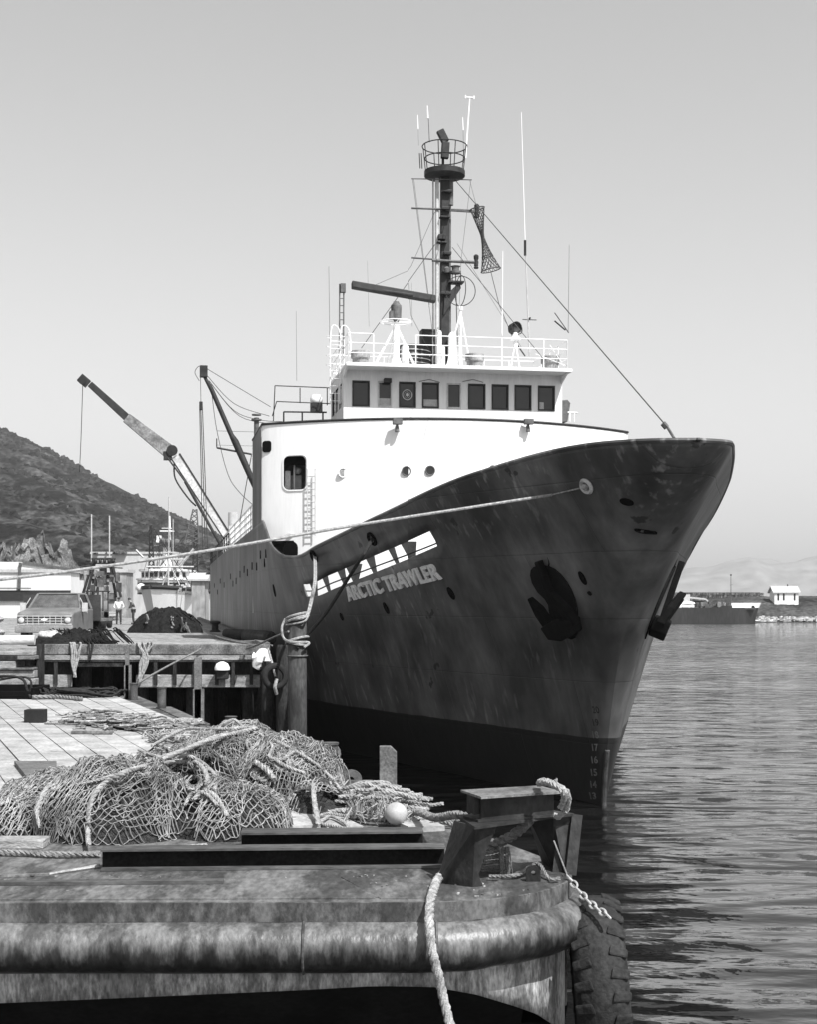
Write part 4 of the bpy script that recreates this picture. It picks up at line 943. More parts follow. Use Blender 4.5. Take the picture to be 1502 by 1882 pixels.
# small rope between pile and pier corner
b = MB(); b.tube(catmull([P(530,1160,39.8), P(505,1170,41), P(470,1186,43), P(452,1192,44.5)], 5), .03, 6)
tag(ctr(b.build('rope', rope_m, smooth=True)), 'thin slack rope running from the tall pile to the wharf corner', 'rope', 'wharf ropes')
b = MB(); b.tube(catmull([P(369,1192,44.6), P(355,1200,44.3), P(325,1215,43), P(290,1234,41), P(255,1254,38.5)], 6), .03, 6)
tag(ctr(b.build('rope', rope_m, smooth=True)), 'slanting grey rope from the wharf curb down towards the small round bollard', 'rope', 'wharf ropes')
def tyre(name, c, R, r, ax, label, lugs=0, group=None, mt=None):
    t = thing(name, c, label, 'tyre', group); ax = Vector(ax).normalized(); b = MB()
    W_ = r*1.05; prof = [(R*.56,-W_*.62),(R*.60,-W_*.85),(R*.75,-W_),(R*.87,-W_*.93),(R*.95,-W_*.72),(R*.99,-W_*.4),(R*1.005,0),(R*.99,W_*.4),(R*.95,W_*.72),(R*.87,W_*.93),(R*.75,W_),(R*.60,W_*.85),(R*.56,W_*.62),(R*.56,-W_*.62)]
    Rm = Vector((0,0,1)).rotation_difference(ax).to_matrix(); n_ = 40; m_ = len(prof); vs = []
    for rr, z in prof:
        for k in range(n_): vs.append(Vector(c)+Rm @ Vector((rr*math.cos(2*PI*k/n_), rr*math.sin(2*PI*k/n_), z)))
    b.add(vs, [(i*n_+k, i*n_+(k+1) % n_, (i+1)*n_+(k+1) % n_, (i+1)*n_+k) for i in range(m_-1) for k in range(n_)])
    b.build('casing', mt or rubber, t, smooth=True)
    if lugs:
        b = MB()
        for k in range(lugs):
            for s_ in (-1, 1):
                a0 = 2*PI*(k+(.5 if s_ > 0 else 0))/lugs; hw = PI/lugs*.62
                pts = []
                for rr in (R*.98, R*1.035):
                    for da, zz in ((-hw,W_*.42),(hw*.6,W_*.30),(hw*.9,W_*.98),(-hw*.6,W_*1.04)):
                        rq = rr-.005*R if zz < W_*.5 else rr-.105*R
                        a = a0+da; pts.append(Vector(c)+Rm @ Vector((rq*math.cos(a), rq*math.sin(a), s_*zz)))
                b.add(pts, [(0,1,2,3),(7,6,5,4),(0,4,5,1),(1,5,6,2),(2,6,7,3),(3,7,4,0)])
        b.build('tread_lugs', mt or rubber, t, bevel=.02)
    return t
tyre('tyre', P(505,1243,43.0), .42, .13, (.25,-1,.05), 'black tyre hanging at the wharf corner beside the pilings', mt=rubber_b)
b = MB(); b.tube(catmull([P(506,1243,42.8), P(499,1215,43.2), P(492,1192,44.2)], 5), .035, 6); b.tube(catmull([P(508,1248,42.7), P(505,1262,42.6), P(508,1275,42.7)], 4), .06, 6)
tag(ctr(b.build('rope', rope_l, smooth=True)), 'short pale rope holding up the black tyre at the wharf corner', 'rope', 'wharf ropes')
# white wrapped bundle and lamp on the corner
b = MB(); b.add(*sphere_vf(P(481,1210,44.6), .34, 26, 18, (.95,.7,.9)))
b.v = [(x+.16*nz((x*4,y*4,z*4)), y+.14*nz((z*5,x*5,y*5), 1, 3), z+.2*nz((y*5,z*5,x*5), 1, 5)) for x, y, z in b.v]
tag(ctr(b.build('sack', white, smooth=True)), 'crumpled white plastic sack tied on the wharf corner above the tyre', 'sack')
lp = thing('wharf_lamp', P(408,1240,44.5), 'small white topped box lamp fixed under the wharf edge', 'lamp')
b = MB(); b.lathe(P(408,1231,44.45), [(.24,0),(.24,.08),(.18,.2),(.06,.26)], 16); b.build('cover', white, lp, smooth=True)
b = MB(); b.box(P(409,1239,44.5), (.36,.3,.3)); b.build('box', dmetal, lp, bevel=.03)
b = MB(); b.box(P(451,1208,44.6), (.36,.25,.14)); tag(ctr(b.build('wood_block', wood_m, bevel=.02)), 'short brown block on the wharf edge left of the white sack', 'block')
# rope hanks hung over the curb
for px, w_, y1, lab in ((137,14,1250,'bundle of pale looped ropes hung over the wharf curb under the black net'),(265,18,1256,'pair of white ropes spread like a V hung from the wharf curb'),(166,5,1215,'single short dark strap over the wharf curb between the hanging ropes')):
    b = MB()
    for i in range(6 if w_ > 10 else 2):
        x0 = px+random.uniform(-w_,w_)*.8; b.tube(catmull([P(x0-3,1188,45.1), P(x0,1181,44.85), P(x0+2,1186,44.7), P(lin(i,[(0,px-w_*.4),(5,px+w_*.4)]),1215,44.6), P(px+random.uniform(-3,3)+(0 if px < 200 else -8),y1-random.random()*12,44.5)], 5), .026, 5)
    tag(ctr(b.build('rope_hank', rope_l if w_ > 6 else rope_d, smooth=True)), lab, 'rope', 'wharf ropes')
# ------------------------------------------------------------ things on the wharf
def vd(px, py): return G(px, py, ZP)
# black net heap
def heap(cx, cy, rx, ry, hgt, z0, amp, sc, seed, n=60, name='net_bulk', mt=None, parent=None, pw=.6):
    b = MB()
    def fn(u, v):
        t = 2*PI*u; r = v
        x = cx+rx*r*math.cos(t)*(1+.12*math.sin(3*t+seed)); y = cy+ry*r*math.sin(t)*(1+.1*math.cos(2*t+seed))
        h = hgt*max(0, 1-r*r)**pw
        h *= 1+amp*fbm((x, y), sc, 4, seed)
        return (x+.05*rx*nz((x, y), 3*sc, seed), y, z0+max(-.02, h)-.02*(v > .98))
    b.grid(fn, n, n//2); return b.build(name, mt or netcore, parent, smooth=2)
q = vd(296, 1163)
t = thing('black_net_heap', (q.x, q.y+.8, ZP), 'tall heap of black fishing net on the wharf in front of the white vessel', 'net pile', 'nets on the wharf')
blk = mat('black_net', .022, .008, 6, .95, 1, fine=.5, spec=.1, bscale=18)
heap(q.x+.15, q.y+1.0, 1.75, 1.1, 1.14, ZP, .26, 1.7, 4, name='bulk', mt=blk, parent=t, pw=.75)
b = MB()
for i in range(70):
    a = random.uniform(0, PI*2); r0 = random.uniform(.2,.7); pts = []
    for k in range(6):
        r = r0+k*.07; x = q.x+.15+1.75*r*math.cos(a+k*.05); y = q.y+1+1.1*r*math.sin(a+k*.05); pts.append((x, y, ZP+1.13*max(0, 1-r*r)**.75+random.uniform(0,.08)))
    b.tube(catmull(pts, 3), .022, 4)
b.build('strands', blk, t)
b = MB()
for px, py in ((269,1140),(271,1136),(314,1135),(316,1142),(313,1148),(335,1140),(340,1150),(335,1155),(345,1158),(292,1160)):
    c = P(px, py, q.y-.15); pts = [c+Vector((random.uniform(-.1,.1), random.uniform(-.1,.1)+.15, random.uniform(-.2,.2))) for _ in range(4)]; b.tube(catmull(pts, 4), .04, 5)
b.build('net_ties', rope_m, t)
# dark net in front of the pickup
q = vd(135, 1187)
t = thing('black_net_heap', (q.x, q.y, ZP), 'low spread of black net lying in front of the pickup truck', 'net pile', 'nets on the wharf')
heap(q.x-.2, q.y+.7, 1.45, .9, .5, ZP, .5, 2.2, 9, name='bulk', mt=blk, parent=t, pw=.9)
b = MB()
for i in range(60):
    x = q.x+random.uniform(-1.3,1.2); pts = [(x, q.y+1.5, ZP+.45), (x+.25, q.y+.9, ZP+.5-.2*random.random()), (x+.6, q.y+.2, ZP+.2), (x+.85, q.y-.15, ZP+.06)]
    b.tube(catmull([Vector(p)+Vector((0,0,random.uniform(0,.1))) for p in pts], 4), .02, 4)
b.build('strands', blk, t)
b = MB(); b.add(*sphere_vf(P(92,1168,47.2), .3, 26, 16, (1.3,.9,.5))); b.v = [(x+.12*nz((x*5,y*5,z*5)), y+.1*nz((z*5,x*5,y*5), 1, 3), z+.13*nz((y*6,z*5,x*6), 1, 5)) for x, y, z in b.v]; tag(ctr(b.build('canvas_bundle', mat('canvas', .5, .3, 4, .9, .6, bscale=8), smooth=True)), 'folded light canvas lying on the left side of the low black net', 'bundle')
b = MB(); a, c = P(-60,1177,45.7), P(64,1176,45.9); b.cyl(a, c, .17, .16, 18); tag(ctr(b.build('pole', mat('bleached_log', .55, .35, 2, .9, .3, (.3,1,1)), smooth=True)), 'pale smooth log lying at the wharf edge on the far left', 'log')
b = MB(); a = P(12,1145,52); 
for k in range(5): b.add(*sphere_vf((a.x-.6+random.uniform(-.3,.3), a.y+random.uniform(-.3,.3), ZP+.18+k*.16), .42, 14, 8, (1.3,1,.4)))
tag(ctr(b.build('sack_pile', mat('sack_cloth', .42, .22, 2, .95, .5, fine=.4), smooth=True)), 'pile of pale slack sacks left of the pickup truck', 'sack pile')
# pickup truck
s5 = 50/FP_; TX = (82-751)*s5
t = thing('pickup_truck', (TX, 52.4, ZP), 'grey flatbed pickup truck parked facing the viewer on the wharf', 'pickup truck')
pt = mat('truck_paint', .17, .11, 2, .45, fine=.1); pd = mat('truck_dark', .05, .03, 4, .6)
def TP(x, y, z): return (TX+x, 50+y, ZP+z)
b = MB()
sec = [(0,.98,.42,1.02,.0),(.12,1.0,.42,1.10,.0),(1.25,1.0,.42,1.22,.0),(1.3,1.0,.42,1.24,.0)]
for (y0, w0, za, zb2, _), (y1, w1, zc2, zd, _) in zip(sec, sec[1:]):
    b.add([TP(-w0,y0,za),TP(w0,y0,za),TP(w0,y0,zb2-.06),TP(w0-.08,y0,zb2),TP(-w0+.08,y0,zb2),TP(-w0,y0,zb2-.06),TP(-w1,y1,zc2),TP(w1,y1,zc2),TP(w1,y1,zd-.06),TP(w1-.08,y1,zd),TP(-w1+.08,y1,zd),TP(-w1,y1,zd-.06)],
          [(0,1,2,3,4,5),(0,6,7,1),(1,7,8,2),(2,8,9,3),(3,9,10,4),(4,10,11,5),(5,11,6,0)])
b.bb(TP(-1.0,1.3,.42), TP(1.0,3.2,1.18))
# pillars and roof
for s_ in (-1, 1):
    b.bar(TP(s_*.93,1.35,1.2), TP(s_*.74,1.95,1.74), .08, .08); b.bar(TP(s_*.95,3.1,1.18), TP(s_*.76,2.95,1.74), .1, .1)
b.prism([TP(-.80,1.9,1.72), TP(-.7,1.9,1.78), TP(.7,1.9,1.78), TP(.80,1.9,1.72)], (0,1.15,0)); b.bb(TP(-.95,3.05,1.1), TP(.95,3.1,1.7)) if False else None
b.build('body', pt, t, bevel=.03)
b = MB(); b.prism([TP(-.9,1.36,1.22), TP(.9,1.36,1.22), TP(.72,1.93,1.72), TP(-.72,1.93,1.72)], (0,.02,.01)); b.build('windscreen', mat('screen_glass', .10, .05, 3, .1, spec=.6), t)
b = MB(); b.bb(TP(-.7,1.9,.9), TP(-.1,2.5,1.45)); b.bb(TP(.15,2.6,.9), TP(.7,2.7,1.5)); b.build('seats', pd, t)
b = MB(); b.bb(TP(-1.02,-.16,.36), TP(1.02,-.02,.62)); b.build('front_bumper', mat('bumper_metal', .26, .16, 3, .5), t, bevel=.03)
b = MB(); b.bb(TP(-.68,-.035,.66), TP(.68,.02,.97)); g = b.build('grille', pd, t)
b = MB()
for k in range(4): b.bb(TP(-.68,-.06,.675+k*.085), TP(.68,-.037,.70+k*.085))
for k in range(-3,4): b.bb(TP(k*.2-.01,-.058,.66), TP(k*.2+.01,-.038,.97))
b.bb(TP(-.70,-.07,.64), TP(.70,-.04,.66)); b.bb(TP(-.70,-.07,.965), TP(.70,-.04,.985)); b.build('grille_bars', lmetal, g)
b = MB(); b.prism([TP(-.13,-.075,.80), TP(-.09,-.075,.845), TP(-.045,-.075,.845), TP(-.045,-.075,.87), TP(.045,-.075,.87), TP(.045,-.075,.845), TP(.13,-.075,.845), TP(.09,-.075,.80), TP(.045,-.075,.80), TP(.045,-.075,.775), TP(-.045,-.075,.775), TP(-.045,-.075,.80)], (0,.012,0)); b.build('grille_emblem', white, g)
for s_ in (-1, 1):
    b = MB(); b.lathe(TP(s_*.82,.0,.80), [(.10,0),(.10,.05),(.06,.08)], 18, (0,-1,0)); hl = b.build('headlight', mat('lens', .6, .4, 5, .2), t, smooth=True)
    b = MB(); b.bb(TP(s_*.82-.14,-.03,.93), TP(s_*.82+.14,.01,.97)); b.bb(TP(s_*.82-.14,-.03,.64), TP(s_*.82+.14,.01,.68)); b.build('bezel', lmetal, hl)
    b = MB(); b.lathe(TP(s_*.82,.7,.36), [(.2,-.12),(.36,-.12),(.38,-.08),(.38,.08),(.36,.12),(.2,.12)], 22, (1,0,0)); wl_ = b.build('wheel', rubber_b, t, smooth=True)
    b = MB(); b.lathe(TP(s_*.82,.7,.36), [(.2,-.125),(.1,-.1),(.1,.1),(.2,.125)], 16, (1,0,0)); b.build('rim', lmetal, wl_, smooth=True)
    b = MB(); b.lathe(TP(s_*.85,4.4,.36), [(.2,-.14),(.36,-.14),(.38,-.1),(.38,.1),(.36,.14),(.2,.14)], 22, (1,0,0)); b.build('wheel', rubber_b, t, smooth=True)
    b = MB(); b.bar(TP(s_*.93,1.45,1.25), TP(s_*1.16,1.3,1.08), .025,.025); b.bar(TP(s_*.90,1.5,1.6), TP(s_*1.2,1.32,1.05), .025,.025); b.bb(TP(s_*1.12-.1,1.28,1.1), TP(s_*1.12+.1,1.34,1.42)); b.build('wing_mirror', lmetal, t)
b = MB(); b.bb(TP(-1.65,3.3,.75), TP(1.25,3.36,1.72)); b.build('headboard', pd, t)
b = MB(); b.bb(TP(-1.65,3.36,.72), TP(1.25,5.6,.82)); b.build('flat_bed', wood_m, t)
# fork lift behind the pickup
q = vd(168, 1155); D = q.y; X0 = q.x
t = thing('forklift', (X0, D, ZP), 'small dark forklift with open frame standing behind the pickup truck', 'forklift')
F_ = lambda x, y, z: (X0+x, D+y, ZP+z)
b = MB(); b.bb(F_(-.4,.4,.35), F_(.5,2.2,.95)); b.prism([F_(.5,.8,.3), F_(.5,.8,1.0), F_(.5,1.8,1.1), F_(.5,2.2,.3)], (-.9,0,0)); b.build('body', gmetal, t, bevel=.06)
b = MB()
for x in (-.4,.45):
    for y in (.8, 2.1): b.cyl(F_(x,y,.9), F_(x,y,2.0), .035, n=6)
b.bb(F_(-.5,.7,2.0), F_(.55,2.2,2.06)); b.build('overhead_guard', dmetal, t)
b = MB(); b.bar(F_(-.25,.2,.1), F_(-.25,.2,2.2), .08,.1); b.bar(F_(.3,.2,.1), F_(.3,.2,2.2), .08,.1); b.bar(F_(-.3,.2,1.2), F_(.35,.2,1.2), .06,.06); b.build('mast', dmetal, t)
for x in (-.48,.55):
    for y in (.5, 2.0): b = MB(); b.lathe(F_(x,y,.3), [(.12,-.11),(.29,-.11),(.31,-.06),(.31,.06),(.29,.11),(.12,.11)], 18, (1,0,0)); b.build('wheel', rubber_b, t, smooth=True)
for x in (-.3,.3): b = MB(); b.bb(F_(x-.05,-.9,.12), F_(x+.05,.2,.17)); b.build('fork', dmetal, t)
# people
skin_m = mat('skin', .30, .24, 8, .6); shirt_w = mat('white_shirt', .75, .6, 5, .9, .2); trous = mat('dark_trousers', .05, .03, 5, .95, .2); jack = mat('dark_jacket', .06, .03, 5, .95, .3)
def skinned(name, verts, edges, rad, mt, parent, root=0, sub=2):
    me = bpy.data.meshes.new(name); g = ORG[parent]; me.from_pydata([Vector(v)-g for v in verts], edges, []); o = bpy.data.objects.new(name, me); SC.collection.objects.link(o); o.parent = parent; ORG[o] = g
    md = o.modifiers.new('skin', 'SKIN'); md.use_smooth_shade = True
    for i, r in enumerate(rad):
        sv = me.skin_vertices[0].data[i]; sv.radius = (r, r) if isinstance(r, (int, float)) else r; sv.use_root = (i == root)
    o.modifiers.new('sub', 'SUBSURF').levels = sub; o.modifiers['sub'].render_levels = sub; me.materials.append(mt); return o
def person(q, yaw, label, J, top, low, hat=None):
    t = thing('person', q, label, 'person', None); R = Matrix.Rotation(yaw, 3, 'Z'); W = lambda p: Vector(q)+R @ Vector(p)
    N = ['pel','wa','ch','ne','hd','ht','lsh','lel','lwr','lha','rsh','rel','rwr','rha','lhi','lkn','lan','lto','rhi','rkn','ran','rto']
    E = [(0,1),(1,2),(2,3),(3,4),(4,5),(2,6),(6,7),(7,8),(8,9),(2,10),(10,11),(11,12),(12,13),(0,14),(14,15),(15,16),(16,17),(0,18),(18,19),(19,20),(20,21)]
    V = [W(J[k]) for k in N]
    rb = dict(pel=.12,wa=.115,ch=.13,ne=.055,hd=.085,ht=.07,lsh=.06,lel=.042,lwr=.03,lha=.035,rsh=.06,rel=.042,rwr=.03,rha=.035,lhi=.085,lkn=.055,lan=.04,lto=.04,rhi=.085,rkn=.055,ran=.04,rto=.04)
    skinned('body', V, E, [rb[k] for k in N], skin_m, t)
    i = [0,1,2,6,7,10,11]; mp = {a: k for k, a in enumerate(i)}
    ex = [V[7].lerp(V[8], .55), V[11].lerp(V[12], .55), V[2].lerp(V[3], .5)]
    vs = [V[a] for a in i]+ex; es = [(mp[a], mp[c]) for a, c in E if a in mp and c in mp]+[(mp[7], 7), (mp[11], 8), (mp[2], 9)]
    skinned('shirt', vs, es, [.135,.135,.155,.078,.058,.078,.058,.05,.05,.08], top, t)
    i = [0,14,15,16,18,19,20]; mp = {a: k for k, a in enumerate(i)}; vs = [V[a] for a in i]; es = [(mp[a], mp[c]) for a, c in E if a in mp and c in mp]
    skinned('trousers', vs, es, [.14,.1,.075,.062,.1,.075,.062], low, t)
    b = MB(); b.add(*sphere_vf(V[5]+Vector((0,.01,.0)), .105, 14, 8, (1,1.05,.75))); b.build('hair', trim, t, smooth=True)
    for a, c in ((16, 17), (20, 21)):
        b = MB(); b.tube([V[a]+Vector((0,0,-.04)), V[a].lerp(V[c], .5)+Vector((0,0,-.01)), V[c]], [.058,.055,.045], 8); b.build('shoe', trim, t, smooth=True)
    return t
J0 = dict(pel=(0,0,.95),wa=(0,0,1.12),ch=(0,.01,1.36),ne=(0,.0,1.52),hd=(0,-.03,1.63),ht=(0,-.02,1.70),lsh=(-.2,.01,1.42),lel=(-.30,.05,1.15),lwr=(-.22,-.1,.98),lha=(-.17,-.14,.95),rsh=(.2,.01,1.42),rel=(.33,.06,1.16),rwr=(.22,-.08,1.02),rha=(.16,-.12,1.0),lhi=(-.1,0,.88),lkn=(-.12,-.02,.48),lan=(-.13,.02,.08),lto=(-.14,-.14,.05),rhi=(.1,0,.88),rkn=(.12,-.02,.48),ran=(.13,.02,.08),rto=(.15,-.14,.05))
person(vd(218,1147), .2, 'person in a white shirt and dark trousers standing on the wharf, head bowed', dict(J0, hd=(0,-.08,1.61), ht=(0,-.10,1.68)), shirt_w, trous)
J1 = dict(J0, ch=(.02,-.12,1.33), ne=(.02,-.2,1.47), hd=(.02,-.27,1.55), ht=(.02,-.27,1.64), lsh=(-.18,-.12,1.38), rsh=(.2,-.12,1.38), lel=(-.26,-.2,1.12), lwr=(-.18,-.38,1.0), lha=(-.15,-.44,.97), rel=(.28,-.2,1.12), rwr=(.2,-.4,1.0), rha=(.15,-.45,.97))
person(vd(245,1147), -1.3, 'person in dark work clothes leaning forward beside the black net heap', J1, jack, trous)
# bollard, hose fenders on the wharf edge
q = vd(395,1161); b = MB(); b.lathe(q, [(.26,0),(.26,.06),(.17,.1),(.16,.35),(.26,.42),(.26,.5),(.15,.54)], 18)
tag(ctr(b.build('bollard', dmetal, smooth=True)), 'squat dark mushroom bollard on the wharf next to the trawler side', 'bollard', 'bollards')
for p0, p1, r, lab in (((415,1166,56),(452,1176,53.5),.2,'dark cylindrical fender lying on the wharf edge nearest the bollard'),((452,1176,50.5),(498,1186,47.4),.24,'thick dark cylindrical fender lying at the wharf corner')):
    b = MB(); a, c = P(*p0), P(*p1); a.z = c.z = ZP+r; b.tube([a, a.lerp(c,.05), a.lerp(c,.95), c], [r*.7,r,r,r*.7], 14); tag(ctr(b.build('fender', rubber, smooth=True)), lab, 'fender')
b = MB()
for k in range(3): b.tube(catmull([P(385+random.random()*8,1163,60), P(400+k*8,1170+k,54), P(430+k*6,1178,50), P(470,1184-k*3,48), P(500,1186,46)], 6), .03, 5)
tag(ctr(b.build('rope', rope_m, smooth=True)), 'loose grey ropes trailing along the wharf edge beside the dark fenders', 'rope', 'wharf ropes')
for (x, y, w_, h_) in ((375,1158,.5,.3),(382,1162,.8,.15),(365,1150,.4,.35)):
    pass
# timber stack at the left, on the barge end
ZB = 2.55
t = thing('timber_stack', (-11.6, 41, ZB), 'stack of heavy weathered timbers at the left edge below the wharf', 'timber stack')
D = 41; s_ = D/FP_
for x0, x1, y0, y1, mt in ((-60,66,1246,1262,wood_l),(-60,64,1231,1245,wood_l),(-60,30,1214,1228,wood_l),(-60,64,1226,1231,wood_m),(-60,62,1197,1204,wood_l),(34,66,1204,1212,wood_m),(-60,60,1204,1214,wood_d)):
    b = MB(); b.bb(((x0-751)*s_, D-.1+random.uniform(-.05,.05), HC-(y1-1106)*s_), ((x1-751)*s_, D+.9, HC-(y0-1106)*s_-.01)); b.build('timber', mt, t, bevel=.02)
b = MB(); b.bb(((62-751)*s_, D+.3, ZB), ((72-751)*s_, D+.6, HC-(1185-1106)*s_)); b.build('end_post', wood_d, t)
q = G(20,1289,ZB); t = thing('steel_skid', (q.x, q.y, ZB), 'black open steel box with hoses on the barge deck at the left edge', 'steel box')
b = MB(); b.bb((q.x-1.3, q.y, ZB), (q.x+.58, q.y+1.6, ZB+.1)); b.bb((q.x-1.3,q.y+1.5,ZB+.1),(q.x+.58,q.y+1.6,ZB+.34)); b.bb((q.x+.5,q.y,ZB+.1),(q.x+.58,q.y+1.5,ZB+.34)); b.bb((q.x-1.3,q.y,ZB+.1),(q.x+.5,q.y+.06,ZB+.26)); b.build('box', black, t, bevel=.02)
b = MB(); b.tube(catmull([(q.x-1,q.y+.5,ZB+.5),(q.x-.3,q.y+.4,ZB+.62),(q.x+.2,q.y+.3,ZB+.55),(q.x+.35,q.y+.2,ZB+.3),(q.x+.5,q.y-.05,ZB+.12)],6), .035, 6); b.tube(catmull([(q.x-1,q.y+.7,ZB+.4),(q.x+.0,q.y+.6,ZB+.58),(q.x+.42,q.y+.3,ZB+.5),(q.x+.4,q.y+.2,ZB+.1)],6), .03, 6); b.build('hose', rubber, t, smooth=True)
# ------------------------------------------------------------ left background: vessel, sheds
D = 185.; s_ = D/FP_
X_ = lambda px: (px-751)*s_
Z_ = lambda py: HC-(py-1106)*s_
v = thing('fishing_vessel', (X_(290), D, 0), 'white fishing vessel with tall rigging moored bow-on beyond the wharf', 'boat')
b = MB(); half = [(0,0),(.06,.35),(.18,.66),(.4,.9),(.7,1),(1,1)]
def fvh(side):
    def fn(u, w_):
        y, wv = lin(u, [(a, a) for a, _ in half]), lin(u, half); z = -1+ (Z_(1090)+1)*w_; hw = (X_(348)-X_(240))/2*wv*(.45+.55*w_**.7)
        return (X_(294)+side*hw, D-7*w_*(1-u)**2+26*u, z+ .6*(1-u)*w_)
    return fn
for sd in (-1, 1): b.grid(fvh(sd), 20, 8)
b.build('hull', white, v, smooth=True)
b = MB()
for sd in (-1, 1): b.tube([Vector(fvh(sd)(i/20, 1))+Vector((0,0,.15)) for i in range(21)], .3, 5)
b.build('rubbing_strake', trim, v)
b = MB(); b.bb((X_(244), D+3, Z_(1092)), (X_(344), D+24, Z_(1088.5))); b.build('deck', gmetal, v)
def tier(x0, x1, y0, y1, dy, nm, mt):
    b = MB(); xa, xb = X_(x0), X_(x1); n_ = 12
    pts = [(xa+(xb-xa)*i/n_, D+dy-3.0*math.sin(PI*i/n_)**.6, 0) for i in range(n_+1)]+[(xb, D+dy+9, 0), (xa, D+dy+9, 0)]
    b.prism([(x, y, Z_(y1)) for x, y, _ in pts], (0,0,(y1-y0)*s_)); return b.build(nm, mt, v)
tier(228,322,1064,1088,9,'lower_house',whouse); tier(226,325,1061,1064,8.8,'bridge_deck',white); tier(232,318,1047,1061,10.5,'bridge',whouse); tier(228,322,1043,1047,10,'bridge_roof',white)
tier(229,321,1069,1084,8.8,'lower_opening',trim)
for i in range(9):
    px = 236+i*9.6; b = MB(); yy = D+10.5-3.0*math.sin(PI*(px+3-232)/86)**.6-.12; b.bb((X_(px), yy-.1, Z_(1058)), (X_(px+6), yy+.4, Z_(1049.5))); b.build('window', glass, v)
b = MB(); b.cyl((X_(278),D+12,Z_(1047)), (X_(278),D+12,Z_(1000)), .75, .5, 10); b.bb((X_(259),D+11,Z_(990)),(X_(298),D+13,Z_(986))); b.bb((X_(266),D+11,Z_(969)),(X_(292),D+12,Z_(967))); b.bb((X_(270),D+11,Z_(963)),(X_(288),D+12,Z_(962))); b.cyl((X_(283),D+12,Z_(990)),(X_(283),D+12,Z_(938)), .22,.1,6); b.bb((X_(260),D+11,Z_(986)),(X_(268),D+12,Z_(977))); b.build('mast', white, v, smooth=True)
b = MB()
for px in (273,282,291,299,318,322): b.sph((X_(px),D+11,Z_(989+random.random()*5)), .55, 10, 6)
b.tube([(X_(255),D+11,Z_(997)),(X_(326),D+11,Z_(996))], .1, 5); b.build('deck_lights', gmetal, v)
for x0, x1, y0 in ((256,254,958),(338,341,965)):
    b = MB()
    for dx in (-5,5): b.tube([(X_(x0+dx*1.4),D+9,Z_(1085)),(X_(x1+dx*.3),D+9,Z_(y0))], .09, 4)
    for k in range(12):
        w0 = 5*(1.4-1.1*k/12); w1 = 5*(1.4-1.1*(k+1)/12); z0_, z1_ = 1085+(y0-1085)*k/12, 1085+(y0-1085)*(k+1)/12
        xm = x0+(x1-x0)*k/12; b.tube([(X_(xm-w0),D+9,Z_(z0_)),(X_(xm+w1),D+9,Z_(z1_))], .06, 4); b.tube([(X_(xm+w0),D+9,Z_(z0_)),(X_(xm-w1),D+9,Z_(z1_))], .06, 4)
    b.build('lattice_mast', dmetal, v)
b = MB()
for p0, p1, r in (((298,1047),(298,908),.07),((306,1047),(306,950),.05),((345,1006),(318,1040),.16),((236,1008),(250,1022),.14),((256,1040),(345,1040),.12),((285,1078),(300,1035),.08),((300,1035),(322,1082),.08),((297,1085),(297,1010),.12),((287,1013),(310,1013),.08),((300,1026),(330,1026),.1)): b.tube([(X_(p0[0]),D+5,Z_(p0[1])),(X_(p1[0]),D+5,Z_(p1[1]))], r, 4)
b.build('rigging', lmetal, v)
b = MB()
for i in range(26):
    x = random.uniform(232,345); b.tube([(X_(x),D+7,Z_(1085)),(X_(lin(random.random(),[(0,255),(.5,283),(1,340)])),D+8,Z_(random.uniform(965,1020)))], .035, 3)
for i in range(16): px = random.uniform(246,342); b.box((X_(px),D+random.uniform(3,8),Z_(random.uniform(1078,1090))), (random.uniform(.2,1), .3, random.uniform(.2,.9)))
b.build('stays', dmetal, v)
b = MB()
for i in range(40): px = random.uniform(246,342); b.box((X_(px),D-1+random.uniform(0,3),Z_(random.uniform(1078,1087))), (random.uniform(.1,.5), .3, random.uniform(.2,.9)))
b.build('deck_gear', mat('deck_gear_pale', .5, .1, 1, .8, island=.7), v)
b = MB(); b.sph((X_(267),D-3,Z_(1081)), .6, 12, 8); b.build('buoy', white, v, smooth=True)
def shed(nm, x0, x1, ytop, yb, D, dep, label, mt, roofm, ridge=None, bands=0):
    s_ = D/FP_; xx = lambda p: (p-751)*s_; zz = lambda p: HC-(p-1106)*s_
    t = thing(nm, (xx((x0+x1)/2), D, 3), label, 'building'); z1 = zz(ytop); b = MB(); b.bb((xx(x0), D, 1.5), (xx(x1), D+dep, z1)); b.build('wall', mt, t)
    if ridge:
        b = MB(); rz = zz(ridge); b.prism([(xx(x0)-.4, D-.3, z1), (xx(x0)-.4, D+dep/2, rz), (xx(x0)-.4, D+dep+.3, z1), (xx(x0)-.4, D+dep+.3, z1-.2), (xx(x0)-.4, D-.3, z1-.2)], (xx(x1)-xx(x0)+.8,0,0)); b.build('roof', roofm, t)
    else: b = MB(); b.bb((xx(x0)-.2, D-.2, z1), (xx(x1)+.2, D+dep+.2, z1+.35)); b.build('roof', roofm, t)
    return t, xx, zz
wsh = mat('shed_cladding', .72, .62, .3, .7, fine=.08, stretch=(3,1,.4)); gsh = mat('shed_grey', .34, .2, .25, .8, fine=.3, stretch=(1,1,.5))
t, xx, zz = shed('warehouse', -140, 130, 1052, 1085, 150, 6, 'long white clad warehouse with low pitched roof at the far left', wsh, lmetal)
b = MB(); b.prism([(xx(-200),150.02,zz(1052)),(xx(-200),150.02,zz(1030)),(xx(42),150.02,zz(1033)),(xx(130),150.02,zz(1047)),(xx(130),150.02,zz(1052))], (0,5.5,0)); b.build('gable', wsh, t)
